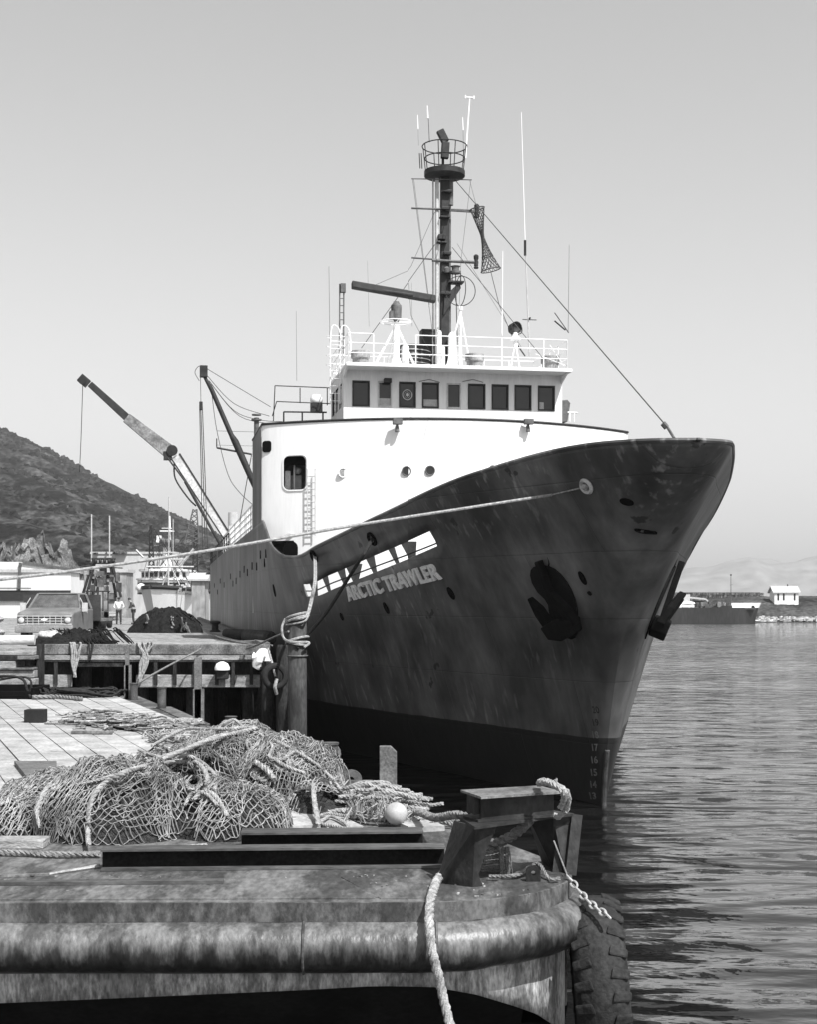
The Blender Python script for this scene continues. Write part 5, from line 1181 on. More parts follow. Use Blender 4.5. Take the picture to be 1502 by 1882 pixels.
b = MB(); b.bar((xx(42),149.9,zz(1033)),(xx(132),149.9,zz(1047.5)), .2,.3); b.bar((xx(38),149.8,zz(1034)),(xx(36),149.8,zz(1085)), .25,.25); b.bb((xx(-20),149.5,zz(1082)),(xx(58),149.8,zz(1080))); b.build('eaves', gmetal, t)
b = MB(); b.bb((xx(-60),149.7,zz(1104)),(xx(130),150,zz(1084.9))); b.build('open_bay', trim, t)
t, xx, zz = shed('fish_plant', 131, 232, 1052, 1094, 160, 4, 'grey flat roofed shed between the white warehouse and the fishing vessel', gsh, lmetal)
for a in (140, 158, 200): b = MB(); b.bb((xx(a),159.8,zz(1104)),(xx(a+14),160,zz(1090))); b.build('doorway', trim, t)
t, xx, zz = shed('plant_tower', 168, 322, 1018, 1075, 235, 8, 'tall pale block building rising behind the fishing vessel and sheds', mat('block_cladding', .5, .38, .15, .8, fine=.12, stretch=(1,1,.3)), lmetal)
b = MB()
for i in range(18): x = random.uniform(172,232); b.bb((xx(x),234,zz(1018)),(xx(x+random.uniform(1,5)),236,zz(1018-random.uniform(1,7))))
b.build('roof_plant', gmetal, t)
shed('boat_shed', 352, 376, 1064, 1106, 150, 3, 'small shed with pale sloping roof tucked beside the trawler stern', gsh, lmetal, 1052)
for px, y0, D, lab in ((168,945,225,'leftmost of two tall thin poles before the dark hillside'),(201,948,225,'right one of two tall thin poles before the dark hillside')):
    b = MB(); b.tube([P(px,1040,D), P(px,y0,D)], .11, 5); tag(ctr(b.build('pole', lmetal)), lab, 'pole')
t = thing('gantry', (P(188,1100,118).x,118,ZP), 'dark A-shaped gantry of trusses and lamps standing behind the forklift', 'gantry'); b = MB(); D = 118
for p0, p1, r in (((150,1098),(172,1026),.12),((158,1098),(176,1026),.12),((222,1098),(203,1026),.12),((213,1098),(200,1026),.12),((168,1027),(212,1027),.1),((165,1035),(214,1035),.08),((160,1056),(218,1056),.07),((176,1090),(186,1045),.05),((200,1092),(190,1045),.05),((180,1098),(181,1056),.06),((150,1040),(225,1044),.05)): b.tube([P(*p0,D), P(*p1,D)], r, 5)
b.build('frame', dmetal, t)
for px in (176,184,192,200,208): b = MB(); b.sph(P(px,1031,D-.3), .16, 8, 6); b.build('lamp', dmetal, t)
b = MB()
for i in range(30): b.box(P(random.uniform(150,225), random.uniform(1050,1100), D+random.uniform(-1,1)), (random.uniform(.1,.6),.3,random.uniform(.1,.8)))
b.build('hung_gear', mat('clutter_mix', .25, .04, .8, .8, island=.8), t)
t = thing('pallet_stack', (vd(222,1133).x, 99, ZP), 'pale flat stack of pallets and gear beyond the two standing people', 'pallet stack')
b = MB()
for i in range(5): b.bb((P(180,1,100).x+random.uniform(-.3,.3), 99, ZP+.16*i), (P(214,1,100).x+random.uniform(-.3,.3), 101.4, ZP+.16*i+.1))
b.build('pallets', lmetal, t)
# ============================================================ FOREGROUND BARGE
barge = thing('barge', (-3, 16, 0), 'rusty steel barge with planked deck and rounded rubbing tube in the foreground', 'barge')
def gb(px, py, dz=0): return G(px, py, ZB+dz)
corner = catmull([(-9,11.72),(-3,11.78),(-.6,11.80),(.35,11.84),(.95,12.08),(1.32,12.5),(1.48,12.95),(1.43,13.5),(1.2,14.15),(-1.2,20.6),(-7.9,39.6)], 6)
corner = [Vector((p[0], p[1], 0)) for p in corner]
N = len(corner)
deckm = mat('deck_plate', .13, .045, 2.2, .7, .3, (1,.35,1), fine=.35, lo=.43, hi=.57, detail=12, nrough=.72)
b = MB(); b.add([(p.x, p.y, ZB) for p in corner]+[(-18, 39.6, ZB), (-18, 11.72, ZB)], [tuple(range(N+2))]); b.build('deck', deckm, barge)
def outn(i):
    d = corner[min(i+1, N-1)]-corner[max(i-1, 0)]; return Vector((d.y, -d.x, 0)).normalized()
wallm = mat('barge_side', .34, .15, 3.5, .8, .4, (1.2,1.2,.4), fine=.5, lo=.45, hi=.56, detail=14, nrough=.75)
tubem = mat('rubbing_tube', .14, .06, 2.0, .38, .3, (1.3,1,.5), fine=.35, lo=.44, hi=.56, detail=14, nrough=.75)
_n = tubem.node_tree.nodes; _l = tubem.node_tree.links     # shade on the tube's lower half painted in, with a ragged upper limit
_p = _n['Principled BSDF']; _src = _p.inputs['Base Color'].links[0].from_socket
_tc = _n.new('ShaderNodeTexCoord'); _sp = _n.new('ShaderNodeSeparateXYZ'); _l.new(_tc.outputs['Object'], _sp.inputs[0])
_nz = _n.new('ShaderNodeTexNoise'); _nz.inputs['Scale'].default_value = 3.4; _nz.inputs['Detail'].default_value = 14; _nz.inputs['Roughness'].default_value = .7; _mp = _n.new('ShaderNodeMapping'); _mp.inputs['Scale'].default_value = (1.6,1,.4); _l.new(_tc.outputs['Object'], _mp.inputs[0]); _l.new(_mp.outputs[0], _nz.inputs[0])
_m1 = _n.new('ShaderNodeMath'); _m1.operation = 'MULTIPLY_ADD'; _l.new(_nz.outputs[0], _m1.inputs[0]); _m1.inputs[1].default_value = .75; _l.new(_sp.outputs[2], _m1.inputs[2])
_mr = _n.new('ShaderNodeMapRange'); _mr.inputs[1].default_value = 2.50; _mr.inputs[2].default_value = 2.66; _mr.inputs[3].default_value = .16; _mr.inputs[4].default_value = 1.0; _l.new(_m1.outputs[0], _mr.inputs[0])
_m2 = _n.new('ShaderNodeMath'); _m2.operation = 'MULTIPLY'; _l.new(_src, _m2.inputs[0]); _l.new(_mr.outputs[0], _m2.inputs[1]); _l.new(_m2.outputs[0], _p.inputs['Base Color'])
copem = mat('coaming_steel', .10, .035, 2.5, .75, .3, (1,1,.6), fine=.4, lo=.44, hi=.56, detail=14, nrough=.75)
b = MB()
off = lambda i, d: corner[i]+outn(i)*d
rows = [(0,ZB),(.02,ZB-.004),(.02,ZB-.165),(-.1,ZB-.17)]
vs = [(*(off(i, d)[:2]), z) for d, z in rows for i in range(N)]
b.add(vs, [(k*N+i, k*N+i+1, (k+1)*N+i+1, (k+1)*N+i) for k in range(len(rows)-1) for i in range(N-1)]); b.build('coaming', copem, barge, smooth=True)
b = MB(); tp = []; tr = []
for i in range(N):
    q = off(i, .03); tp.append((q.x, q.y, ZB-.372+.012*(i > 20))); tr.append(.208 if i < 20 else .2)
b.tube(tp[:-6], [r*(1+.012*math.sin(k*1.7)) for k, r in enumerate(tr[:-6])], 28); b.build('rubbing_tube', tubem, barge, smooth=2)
for i in (4, 11, 17):
    b = MB(); b.ring(tp[i], tr[i]+.004, .012, 28, (1, .02, 0)); b.build('weld_bead', copem, barge)
# side plating with a scalloped lower edge
def lowz(i):
    q = corner[i]; px = 751+FP_*q.x/q.y
    if i > 34: return ZB-1.35
    yb = lin(px, [(-600,1868),(0,1846),(550,1822),(690,1814),(800,1816),(880,1830),(950,1850),(1000,1866),(1030,1884),(1070,1925)])
    return HC-(yb-1106)*q.y/FP_
b = MB(); vs = []; 
for k in range(5):
    for i in range(N):
        q = off(i, -.06); z = (ZB-.2)+(lowz(i)-(ZB-.2))*k/4; vs.append((q.x, q.y, z))
b.add(vs, [(k*N+i, k*N+i+1, (k+1)*N+i+1, (k+1)*N+i) for k in range(4) for i in range(N-1)]); b.build('side_plate', wallm, barge, smooth=True, solid=.03)
b = MB(); vs = []
for k in range(6):
    for i in range(N):
        q = off(i, -.09); zl = lowz(i); f_ = k/5
        bk = Vector((min(q.x, 1.0)-.25*f_*(i > 30), q.y, 0)); bk.y += (2.8*f_ if i < 36 else 0); vs.append((bk.x if i < 36 else q.x-.3*f_, bk.y, zl+.02+(-.6-zl)*f_))
b.add(vs, [(k*N+i, k*N+i+1, (k+1)*N+i+1, (k+1)*N+i) for k in range(5) for i in range(N-1)]); b.build('raked_bottom', mat('bottom_shade', .012, .006, 2, .9, spec=.05), barge, smooth=True)  # shade of the undercut put into a near-black colour
# plank deck, boards as long islands along the barge
e_ = Vector((-.352, .936, 0)).normalized(); r_ = Vector((e_.y, -e_.x, 0))
plm = mat('bleached_planks', .39, .23, 2.0, .9, .25, (1,1,1), fine=.22, island=.10, spec=.1)
edge0 = Vector((1.2, 14.15, 0)); b = MB()
wdt = .42; n_rows = 30
for k in range(n_rows):
    off_ = -.28-k*wdt-wdt/2; s0 = 1.6+random.uniform(-.5,.5)
    while s0 < 29:
        Ln = random.uniform(2.2, 4.2); c = edge0+r_*off_+e_*(s0+Ln/2)
        if 15.2 < c.y-Ln/2*.9 and c.y+Ln/2 < 39.4 and c.x > -17: b.box((c.x, c.y, ZB+.03+random.uniform(-.006,.006)), (wdt-.02, Ln-.02, .06), Matrix((r_, e_, Vector((0,0,1)))).transposed())
        s0 += Ln
b.build('deck_planking', plm, barge)
# doubler plates and seams on the fore part
for pts, h_, mt in (([(0-40,1655),(690,1652),(618,1614),(-40,1622)], .012, deckm), ([(700,1652),(800,1650),(770,1612),(626,1612)], .006, deckm)):
    b = MB(); b.prism([gb(*p) for p in pts], (0,0,h_)); b.build('doubler_plate', mt, barge)
b = MB(); b.bar(gb(690,1650,.0), gb(622,1615), .05,.02); b.build('weld_seam', copem, barge)
# chamfered corner plate
b = MB(); b.prism([gb(880,1640), gb(1000,1625), gb(1048,1606), gb(960,1600)], (0,0,.02)); b.build('doubler_plate', deckm, barge)
# chips and grit
b = MB()
for i in range(170):
    q = gb(random.uniform(0, 1000), random.uniform(1608, 1648)); r = random.uniform(.004, .016)
    b.box(q+Vector((0,0,r*.4)), (r*random.uniform(1,4), r, r*.8), Matrix.Rotation(random.random()*3, 3, 'Z'))
tag(ctr(b.build('debris', mat('wood_chips', .3, .05, 20, .9, island=.8))), 'small chips and grit scattered on the steel deck edge', 'debris', kind='stuff')
# towing bitt
bitt = tag(bpy.data.objects.new('towing_bitt', bpy.data.meshes.new('towing_bitt')), None); bpy.data.objects.remove(bitt)
bm_ = mat('bitt_steel', .035, .01, 2.5, .65, .3, (1,1,.6), fine=.35)
z_t, z_p = 3.35, 3.11
pts = [G(885,1464,z_t), G(847,1451,z_t), G(992,1443,z_t), G(1036,1454,z_t)]
b = MB()
c0 = (pts[0]+pts[1])/2; c1 = (pts[2]+pts[3])/2; ax = (c1-c0).normalized(); lat = Vector((ax.y, -ax.x, 0)); 
zz = lambda p, z: Vector((p.x, p.y, z))
b.bar(zz(c0, (z_t+z_p)/2-.01)+ax*.05+lat*.09, zz(c1, (z_t+z_p)/2-.01)-ax*.03+lat*.09, .03, z_t-z_p-.04)
b.bar(zz(c0, z_t-.1)-lat*.0, zz(c0, z_t-.1)+ax*.10, .16, .16)
bt = b.build('towing_bitt', bm_, barge, bevel=.004)
b = MB(); b.prism(pts, (0,0,-.02)); b.build('top_flange', mat('lit_flange', .17, .06, 4, .6, .15, fine=.4), bt)  # sunlit top face painted in as a lighter grey than the webs
b = MB(); pp = [G(873,1519,z_p), G(839,1497,z_p), G(1000,1486,z_p), G(1056,1494,z_p)]; b.prism(pp, (0,0,-.025)); b.bar(zz(c0, z_p+.012), zz(c1, z_p+.012), .3, .02); b.build('cross_plate', bm_, bt)
# left leg: face flange, web, curved back edge
a0, a1 = G(835,1508,z_p-.02), G(875,1519,z_p-.02); f0, f1 = gb(803,1622), gb(869,1630)
b = MB(); b.prism([a0, a1, f1, f0], (.012,.03,0)); 
wv = Vector((.20,.10,0))
b.prism([a1, a1+wv, a1.lerp(f1,.4)+wv*.55, a1.lerp(f1,.8)+wv*.25, f1+wv*.45, f1], (-.02,.025,0))
b.build('leg', bm_, bt)
b = MB(); a2 = G(1052,1498,z_p-.02); a3 = G(1018,1500,z_p-.02); g0, g1 = gb(1040,1610), gb(1019,1600)
b.prism([a2, a3, g1, g0], (.0,.05,0)); b.bar(a2+Vector((0,.1,0)), g0+Vector((0,.1,0)), .02, .22, (1,0,0)); b.prism([a3, G(972,1500,z_p-.02)+Vector((0,.2,0)), gb(1000,1590)+Vector((0,.2,0)), g1], (0,.02,0)); b.build('leg', bm_, bt)
# pad eye on the corner
def padeye(px, py, w_, h_, par, mt, th=.03):
    q = gb(px, py); b = MB(); pts = []; r = w_/2
    o = [(-r, 0), (-r, h_-r*.9)]+[(-r*math.cos(t), h_-r*.9+r*.9*math.sin(t)) for t in [PI*k/10 for k in range(1,10)]]+[(r, h_-r*.9), (r, 0)]
    hr = r*.3; hole = [(hr*math.cos(2*PI*k/len(o)-PI*.75), h_-r*.95+hr*math.sin(2*PI*k/len(o)-PI*.75)) for k in range(len(o))][::-1]
    nO = len(o); vs = [q+Vector((x, dy, z)) for dy in (0, th) for x, z in o]+[q+Vector((x, dy, z)) for dy in (0, th) for x, z in hole]
    fs = []
    for i in range(nO):
        j = (i+1) % nO; fs += [(i, j, 2*nO+j, 2*nO+i), (nO+i, 3*nO+i, 3*nO+j, nO+j), (i, nO+i, nO+j, j), (2*nO+i, 2*nO+j, 3*nO+j, 3*nO+i)]
    b.add(vs, fs); return b.build('pad_eye', mt, par)
padeye(645,1447,.29,.24,barge,gmetal,.04)
padeye(981,1624,.13,.16,barge,bm_,.04)
b = MB(); q = gb(655,1455); b.prism([q+Vector(v) for v in ((-.4,-.1,0),(.4,-.1,0),(.2,.3,.1),(-.25,.3,.1))], (0,.02,.02)); b.build('pad_base', copem, barge)
# stanchion posts along the edge
def post(px, y0, y1, w_, label_unused, cut=0, mt=gmetal, foot=True):
    q = gb(px, y1); h_ = (y1-y0)*q.y/FP_; b = MB(); w2 = w_*q.y/FP_/2
    o = [(-w2,0),(w2,0),(w2,h_-cut*w2),(w2-cut*w2*1.0,h_),(-w2,h_)]
    b.prism([q+Vector((x,0,z)) for x, z in o], (0,.1,0)); b.build('stanchion', mt, barge, bevel=.008)
pm = mat('post_steel', .16, .09, 4, .7, .2, fine=.4)
post(713,1371,1482,32,'',.7,pm)
post(363,1208,1331,13,'',0,pm); post(364,1266,1331,20,'',0,pm); post(233,1186,1285,7,'',0,pm); post(234,1222,1285,13,'',0,pm)
for px, y0, y1, w_ in ((297,1262,1303,16),(606,1364,1425,28),(467,1282,1338,0),(246,1255,1286,14),(424,1316,1330,20)):
    if not w_: continue
    q = gb(px, y1); r = w_/2*q.y/FP_; h_ = (y1-y0)*q.y/FP_; b = MB(); b.lathe(q, [(r,0),(r,h_*.93),(r*1.18,h_*.94),(r*1.18,h_),(r*.9,h_)], 16); b.build('bollard_post', mat('bollard_rust', .09, .035, 5, .7, fine=.4), barge, smooth=True)
q = gb(606,1398); b = MB(); b.ring(gb(606,1425)+Vector((0,0,.32)), .13, .035, 14, (.3,-1,.3)); b.build('shackle', gmetal, barge)
# edge strip between planks and the side (rusty gutter)
b = MB(); b.bar(gb(300,1300)+Vector((0,0,.01)), gb(370,1332)+Vector((0,0,.01)), .35, .02); b.build('edge_plate', rust, barge)
# ------------------------------------------------------------ loose steel on deck
webm = mat('beam_web_shade', .012, .006, 3, .8, fine=.5, spec=.1)  # shade under the top flange put into a near-black web colour
def hbeam(name, p0, p1, w_, h_, label, mt=beam_m, fl=.02):
    p0, p1 = Vector(p0), Vector(p1); b = MB(); up = Vector((0,0,1)); n_ = Vector(((p1-p0).y, -(p1-p0).x, 0)).normalized()
    b.bar(p0+up*(fl/2), p1+up*(fl/2), w_, fl); b.bar(p0+up*(h_-fl/2), p1+up*(h_-fl/2), w_, fl); b.cur = 1; b.bar(p0+up*h_/2-n_*-.0, p1+up*h_/2, fl*.8, h_-2*fl-.001)
    return tag(ctr(b.build(name, (mt, webm))), label, 'steel beam')
a, c = gb(183,1602), gb(818,1596); hbeam('steel_beam', a+Vector((0,.12,.004)), c+Vector((0,.12,.004)), .22, .20, 'long dark steel beam lying across the deck in front of the fishing net')
a, c = gb(440,1563), gb(778,1560); hbeam('steel_beam', a+Vector((0,.16,.006)), c+Vector((0,.16,.006)), .30, .17, 'short wide steel beam behind the long one, under the knotted ropes')
b = MB(); a, c = gb(-60,1629), gb(410,1625); b.bar(a+Vector((0,0,.03)), c+Vector((0,0,.03)), .09, .035); tag(ctr(b.build('flat_bar', beam_m, bevel=.003)), 'thin flat steel bar lying nearest the barge edge at lower left', 'steel bar')
b = MB(); a, c = gb(-60,1612), gb(90,1609); b.bar(a+Vector((0,0,.012)), c+Vector((0,0,.012)), .06, .02); tag(ctr(b.build('wood_batten', wood_m)), 'short thin batten on the deck at the left edge behind the flat bar', 'batten')
# block, board, timbers on the planks
ZL = .065
b = MB(); q = gb(62,1328,ZL); b.box(q+Vector((0,.15,.13)), (.40,.3,.26)); tag(ctr(b.build('wood_block', mat('tarred_block', .02, .012, 5, .9), bevel=.012)), 'black square block standing alone on the sunlit planks', 'block')
b = MB(); a, c = gb(130,1349,ZL), gb(206,1349,ZL); b.bar(a+Vector((0,.05,.03)), c+Vector((0,.05,.03)), .12, .05); tag(ctr(b.build('board', wood_m, bevel=.006)), 'short brown board lying in front of the small ragged net', 'board')
b = MB(); q = gb(62,1433,ZL); b.prism([gb(26,1405,ZL), gb(104,1405,ZL), gb(104,1436,ZL), gb(50,1436,ZL)], (0,0,.06)); tag(ctr(b.build('steel_plate', mat('plate_dark', .13, .08, 3, .8, .2), bevel=.006)), 'dark angled plate lying on the planks beside the left end of the big net', 'plate')
b = MB(); b.bar(gb(16,1458,ZL)+Vector((0,0,.03)), gb(62,1458,ZL)+Vector((0,0,.03)), .3, .06); tag(ctr(b.build('board', wood_m, bevel=.006)), 'weathered board at the left edge just below the dark angled plate', 'board')
b = MB(); b.box(gb(20,1562,.0)+Vector((0,.2,.045)), (.62,.3,.09)); tag(ctr(b.build('wood_block', wood_l, bevel=.01)), 'pale plank end under the left tip of the big net', 'block')
# ------------------------------------------------------------ nets
LUMPS = []
def lump(px, py, wpx, dep, hgt, pw=.5):
    q = gb(px, py, 0); LUMPS.append((q.x, q.y, wpx/2*q.y/FP_, dep, hgt, pw))
lump(218,1526,315,.95,.74,.45); lump(330,1470,280,.95,.63,.6); lump(30,1520,220,.75,.35,.8); lump(110,1500,260,.95,.52,.7)
lump(430,1440,235,1.2,.80,.55); lump(535,1462,220,1.2,.72,.5); lump(425,1528,225,.68,.52,.45); lump(590,1490,135,.8,.32,.7); lump(320,1440,160,.85,.40,.8)
def hp(x, y):
    h = 0; k = 0
    for cx, cy, rx, ry, hh, pw in LUMPS:
        d = ((x-cx)/rx)**2+((y-cy)/ry)**2
        if d < 1: h = max(h, hh*(1-d)**pw)
    if h > 0: h *= 1+.16*nz((x, y), 1.9, 3)+.09*nz((x, y), 4.5, 8)
    return h
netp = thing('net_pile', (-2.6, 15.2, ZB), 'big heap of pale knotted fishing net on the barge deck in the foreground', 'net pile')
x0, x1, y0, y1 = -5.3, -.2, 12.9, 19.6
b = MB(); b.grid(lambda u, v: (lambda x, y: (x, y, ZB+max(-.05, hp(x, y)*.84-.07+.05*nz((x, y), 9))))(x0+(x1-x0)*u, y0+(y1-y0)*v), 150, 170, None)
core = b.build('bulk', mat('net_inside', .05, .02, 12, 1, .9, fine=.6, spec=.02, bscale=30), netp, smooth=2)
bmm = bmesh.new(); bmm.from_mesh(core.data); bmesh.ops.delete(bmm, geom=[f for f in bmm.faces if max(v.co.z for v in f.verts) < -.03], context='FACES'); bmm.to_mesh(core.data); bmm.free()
def netsheet(cx, cy, rot, W_, L_, cell, amp, seed, r, lift, droop=.04, mtname=twine, dz0=.02):
    """a diamond-mesh panel laid over the heap: nodes are stepped by arc length, so the mesh keeps its size on steep sides"""
    b = MB(); ni, nj = int(W_/cell/2), int(L_/cell/2); d1 = Vector((math.cos(rot), math.sin(rot))); d2 = Vector((-math.sin(rot), math.cos(rot))); nodes = {}
    def step(p_, d, sgn, k):
        e = .03; sl = (hp(p_.x+d.x*e*sgn, p_.y+d.y*e*sgn)-hp(p_.x, p_.y))/e
        wob = 1+.45*fbm((p_.x, p_.y), 2.2, 2, seed+k)
        side_ = Vector((-d.y, d.x))*amp*.22*cell/.06*nz((p_.x, p_.y), 2.6, seed+11+k)
        return p_+(d*sgn+side_)*cell*wob/math.sqrt(1+min(sl*sl, 30))
    def put(i, j, p_):
        h = hp(p_.x, p_.y)
        if h <= .004: return False
        nodes[i, j] = Vector((p_.x, p_.y, ZB+h+dz0+lift*abs(fbm((p_.x, p_.y), 4.5, 3, seed+5))+random.uniform(-.008,.008))); return True
    def drop(i, j, q, sj):
        # beyond the rim of the heap the panel hangs straight down to the deck
        z = top[0]-cell*.9; k = 0
        while z > ZB-.02 and k < 14:
            if (i+j) % 2 == 0: nodes[i, j] = Vector((q.x+random.uniform(-.012,.012), q.y+random.uniform(-.012,.012), max(z, ZB+.008)))
            j += sj; z -= cell*random.uniform(.7, 1.0); k += 1
    c = Vector((cx, cy)); top = [ZB]
    for si in (1, -1):
        p_ = c
        for i in range(0, ni+1):
            for sj in (1, -1):
                q = p_
                for j in range(0, nj+1):
                    if hp(q.x, q.y) <= .01:
                        if j: drop(si*i, sj*j, q, sj)
                        break
                    top[0] = ZB+hp(q.x, q.y)
                    if (i+j) % 2 == 0: put(si*i, sj*j, q)
                    q = step(q, d2, sj, 0)
            p_ = step(p_, d1, si, 3)
    for (i, j), p_ in nodes.items():
        for di in (1, -1):
            q = nodes.get((i+di, j+1))
            if q is None or (q-p_).length > cell*(6 if min(p_.z, q.z) < ZB+.35 else 3.2): continue
            m_ = (p_+q)/2+Vector((random.uniform(-.006,.006), random.uniform(-.006,.006), -droop*random.random()*.3))
            b.tube([p_, m_, q], r, 3, caps=False)
    return b.build('net_panel', mtname, netp)
for (px, py, rot, W_, L_, cell, amp, seed, mt) in ((225,1510,.2,4.4,4.4,.062,.5,1,twine),(215,1550,-.1,3.4,1.8,.060,.6,14,twine),(260,1490,-.6,3.0,3.4,.07,1.4,2,twine_d),(440,1440,.75,2.6,3.4,.070,.2,3,twine),(540,1455,-.2,2.4,3.4,.055,1.2,4,twine),(110,1500,.1,3.0,3.0,.065,1.2,5,twine),(425,1530,.5,2.4,2.2,.062,.7,6,twine),(490,1480,1.0,2.2,2.6,.07,1.4,8,twine_d),(590,1480,.5,1.6,2.4,.05,1.0,9,twine),(50,1520,.4,2.0,2.0,.055,1.0,10,twine),(560,1530,.1,1.8,1.4,.055,.8,17,twine),(330,1500,.9,2.0,2.4,.06,1.6,12,twine)):
    q = gb(px, py); netsheet(q.x, q.y+.25, rot, W_, L_, cell*.88, amp, seed, .0056 if mt == twine else .005, .10, mtname=mt)
# ragged loose ends
b = MB()
for i in range(420):
    x = random.uniform(x0, x1); y = random.uniform(y0, y1); h = hp(x, y)
    if h < .05: continue
    a = random.random()*6.3; pts = []
    for k in range(5):
        x += .06*math.cos(a); y += .06*math.sin(a); a += random.uniform(-.9,.9); h = hp(x, y)
        pts.append((x, y, ZB+h+.03+random.uniform(-.02,.05)))
    b.tube(catmull(pts, 2), .0065, 4, caps=False)
tag(b.build('loose_twine', twine, netp), kind='stuff')
# heavy ropes over and through the net
def onnet(px, py, lift=.03):
    """walk down the sight line until it meets the heap"""
    D = 11.; 
    while D < 24:
        q = P(px, py, D)
        if q.z <= ZB+hp(q.x, q.y)+lift: return q
        D += .02
    return q
ropes = [([(75,1520),(68,1490),(78,1462),(92,1440)],.03),([(163,1552),(162,1530),(165,1480),(190,1440),(250,1412),(330,1400),(380,1412)],.030),([(265,1385),(320,1398),(360,1400),(380,1425),(376,1440)],.028),([(255,1378),(300,1392),(350,1390),(392,1420),(395,1450)],.026),
    ([(280,1370),(340,1340),(400,1340),(468,1336)],.026),([(300,1395),(360,1370),(420,1350),(472,1338)],.032),([(270,1400),(330,1380),(400,1352),(466,1340)],.026),([(355,1470),(372,1455),(395,1462),(418,1500)],.028),([(340,1480),(352,1458),(378,1458),(400,1480)],.022),
    ([(470,1400),(490,1415),(505,1432)],.038),([(505,1395),(530,1410),(560,1420)],.024),([(575,1440),(578,1475),(585,1515)],.034),([(505,1360),(560,1390),(600,1420),(625,1450)],.022),([(410,1330),(430,1322),(450,1338),(480,1350)],.02),([(480,1350),(500,1370),(495,1390),(520,1395),(540,1380)],.02),
    ([(150,1440),(190,1430),(230,1420)],.018),([(590,1510),(610,1500),(640,1520),(600,1528)],.022),([(640,1500),(600,1495),(580,1510),(650,1525)],.022),([(330,1345),(300,1350),(290,1365),(310,1375)],.024),([(250,1560),(330,1556),(380,1552)],.02)]
for pts, r in ropes:
    b = MB(); P3 = [onnet(*p, lift=r+.07) for p in pts]; b.rope(P3, r*.95, 8, 6, 5); b.build('heavy_rope', rope_l, netp, smooth=True)
# thin cord hanks
b = MB()
for (px, py) in ((505,1385),(520,1400),(545,1390),(470,1370),(620,1440),(355,1440),(480,1420)):
    for k in range(7):
        a = random.random()*6; pts = [onnet(px+18*math.cos(a+t*1.1)*(1-.08*t)+random.uniform(-4,4), py+12*math.sin(a+t*1.1)+random.uniform(-4,4), .03) for t in range(7)]; b.tube(catmull(pts, 4), .011, 4)
b.build('cord_hank', rope_l, netp)
# small ragged net on the planks
q = gb(200,1335,ZL)
t = thing('net_scrap', q, 'small ragged dark net with frayed ropes lying on the sunlit planks', 'net')
b = MB()
for i in range(300):
    u = random.random(); px = lin(u, [(0,115),(1,345)]); py = lin(u, [(0,1324),(.4,1330),(1,1352)])+random.gauss(0, 5)
    p_ = gb(px, py, ZL); hh = .16*math.sin(PI*u)**.5*max(0, random.random()); a = random.uniform(-.5,.5); pts = []
    for k in range(5): pts.append(p_+Vector((.12*k*math.cos(a), .12*k*math.sin(a), hh+random.uniform(0,.04)))); a += random.uniform(-.8,.8)
    b.tube(catmull(pts, 2), random.choice((.012,.018,.024)), 4)
b.build('strands', mat('scrap_twine', .26, .06, 5, .95, fine=.5, island=.6), t)
b = MB(); b.grid(lambda u, v: (lambda p_: (p_.x, p_.y+.5*(v-.5), ZB+.07+.13*math.sin(PI*u)**.6*math.sin(PI*v)*(1+.5*nz((p_.x*5, v*6)))))(gb(lin(u, [(0,120),(1,340)]), lin(u, [(0,1328),(1,1350)]), ZL)), 50, 14); b.build('bulk', netcore, t, smooth=2)
b = MB(); b.rope([gb(82,1331,ZL)+Vector((0,0,.02)), gb(130,1333,ZL)+Vector((0,0,.03)), gb(200,1338,ZL)+Vector((0,0,.06)), gb(300,1352,ZL)+Vector((0,0,.03))], .02); b.build('frayed_rope', rope_m, t)
t2 = gb(310,1362,ZL); b = MB()
for i in range(70):
    c = gb(random.uniform(278,345), random.uniform(1352,1368), ZL); pts = [c+Vector((random.uniform(-.15,.15), random.uniform(-.15,.15), .02+random.random()*.12)) for _ in range(4)]; b.tube(catmull(pts, 3), .015, 4)
tag(ctr(b.build('net_scrap', twine)), 'tangled pale twine tuft between the small ragged net and the big heap', 'net')
# dark coil on the wharf side
q = gb(150,1280,ZL); b = MB()
for i in range(60):
    a = random.random()*6.3; r = random.uniform(.3,1.1); pts = [(q.x+r*1.2*math.cos(a+k*.3), q.y+.5*r*math.sin(a+k*.3), ZB+.07+random.random()*.22) for k in range(6)]; b.tube(catmull(pts, 3), .03, 5)
tag(ctr(b.build('rope_coil', rope_d)), 'dark tangle of rope on the planks at the foot of the wharf face', 'rope')
b = MB(); b.rope([gb(60,1285,ZL)+Vector((0,0,.05)), gb(100,1284,ZL)+Vector((0,0,.05)), gb(150,1288,ZL)+Vector((0,0,.05))], .06); tag(ctr(b.build('rope', rope_m, smooth=True)), 'short thick grey rope in front of the dark tangle', 'rope')
b = MB(); b.rope([gb(-40,1573)+Vector((0,0,.04)), gb(40,1574)+Vector((0,0,.04)), gb(95,1577)+Vector((0,0,.04)), gb(180,1580)+Vector((0,.1,.04))], .034, pitch=5); tag(ctr(b.build('rope', rope_m, smooth=True)), 'thick twisted rope coming out of the left frame edge under the net', 'rope', 'deck ropes')
b = MB()
for k in range(3): b.tube(catmull([gb(88,1607-k), gb(130,1604-k)+Vector((0,0,.02)), gb(183,1596-2*k)+Vector((0,0,.02))], 5), .007, 4)
tag(ctr(b.build('cord', rope_l)), 'thin white cord on the deck at the left end of the long beam', 'cord')
b = MB(); c = gb(346,1333)
for i in range(24): pts = [c+Vector((random.uniform(-.3,.3), random.uniform(-.4,.3), random.random()*.14)) for _ in range(4)]; b.tube(catmull(pts, 3), .025, 5)
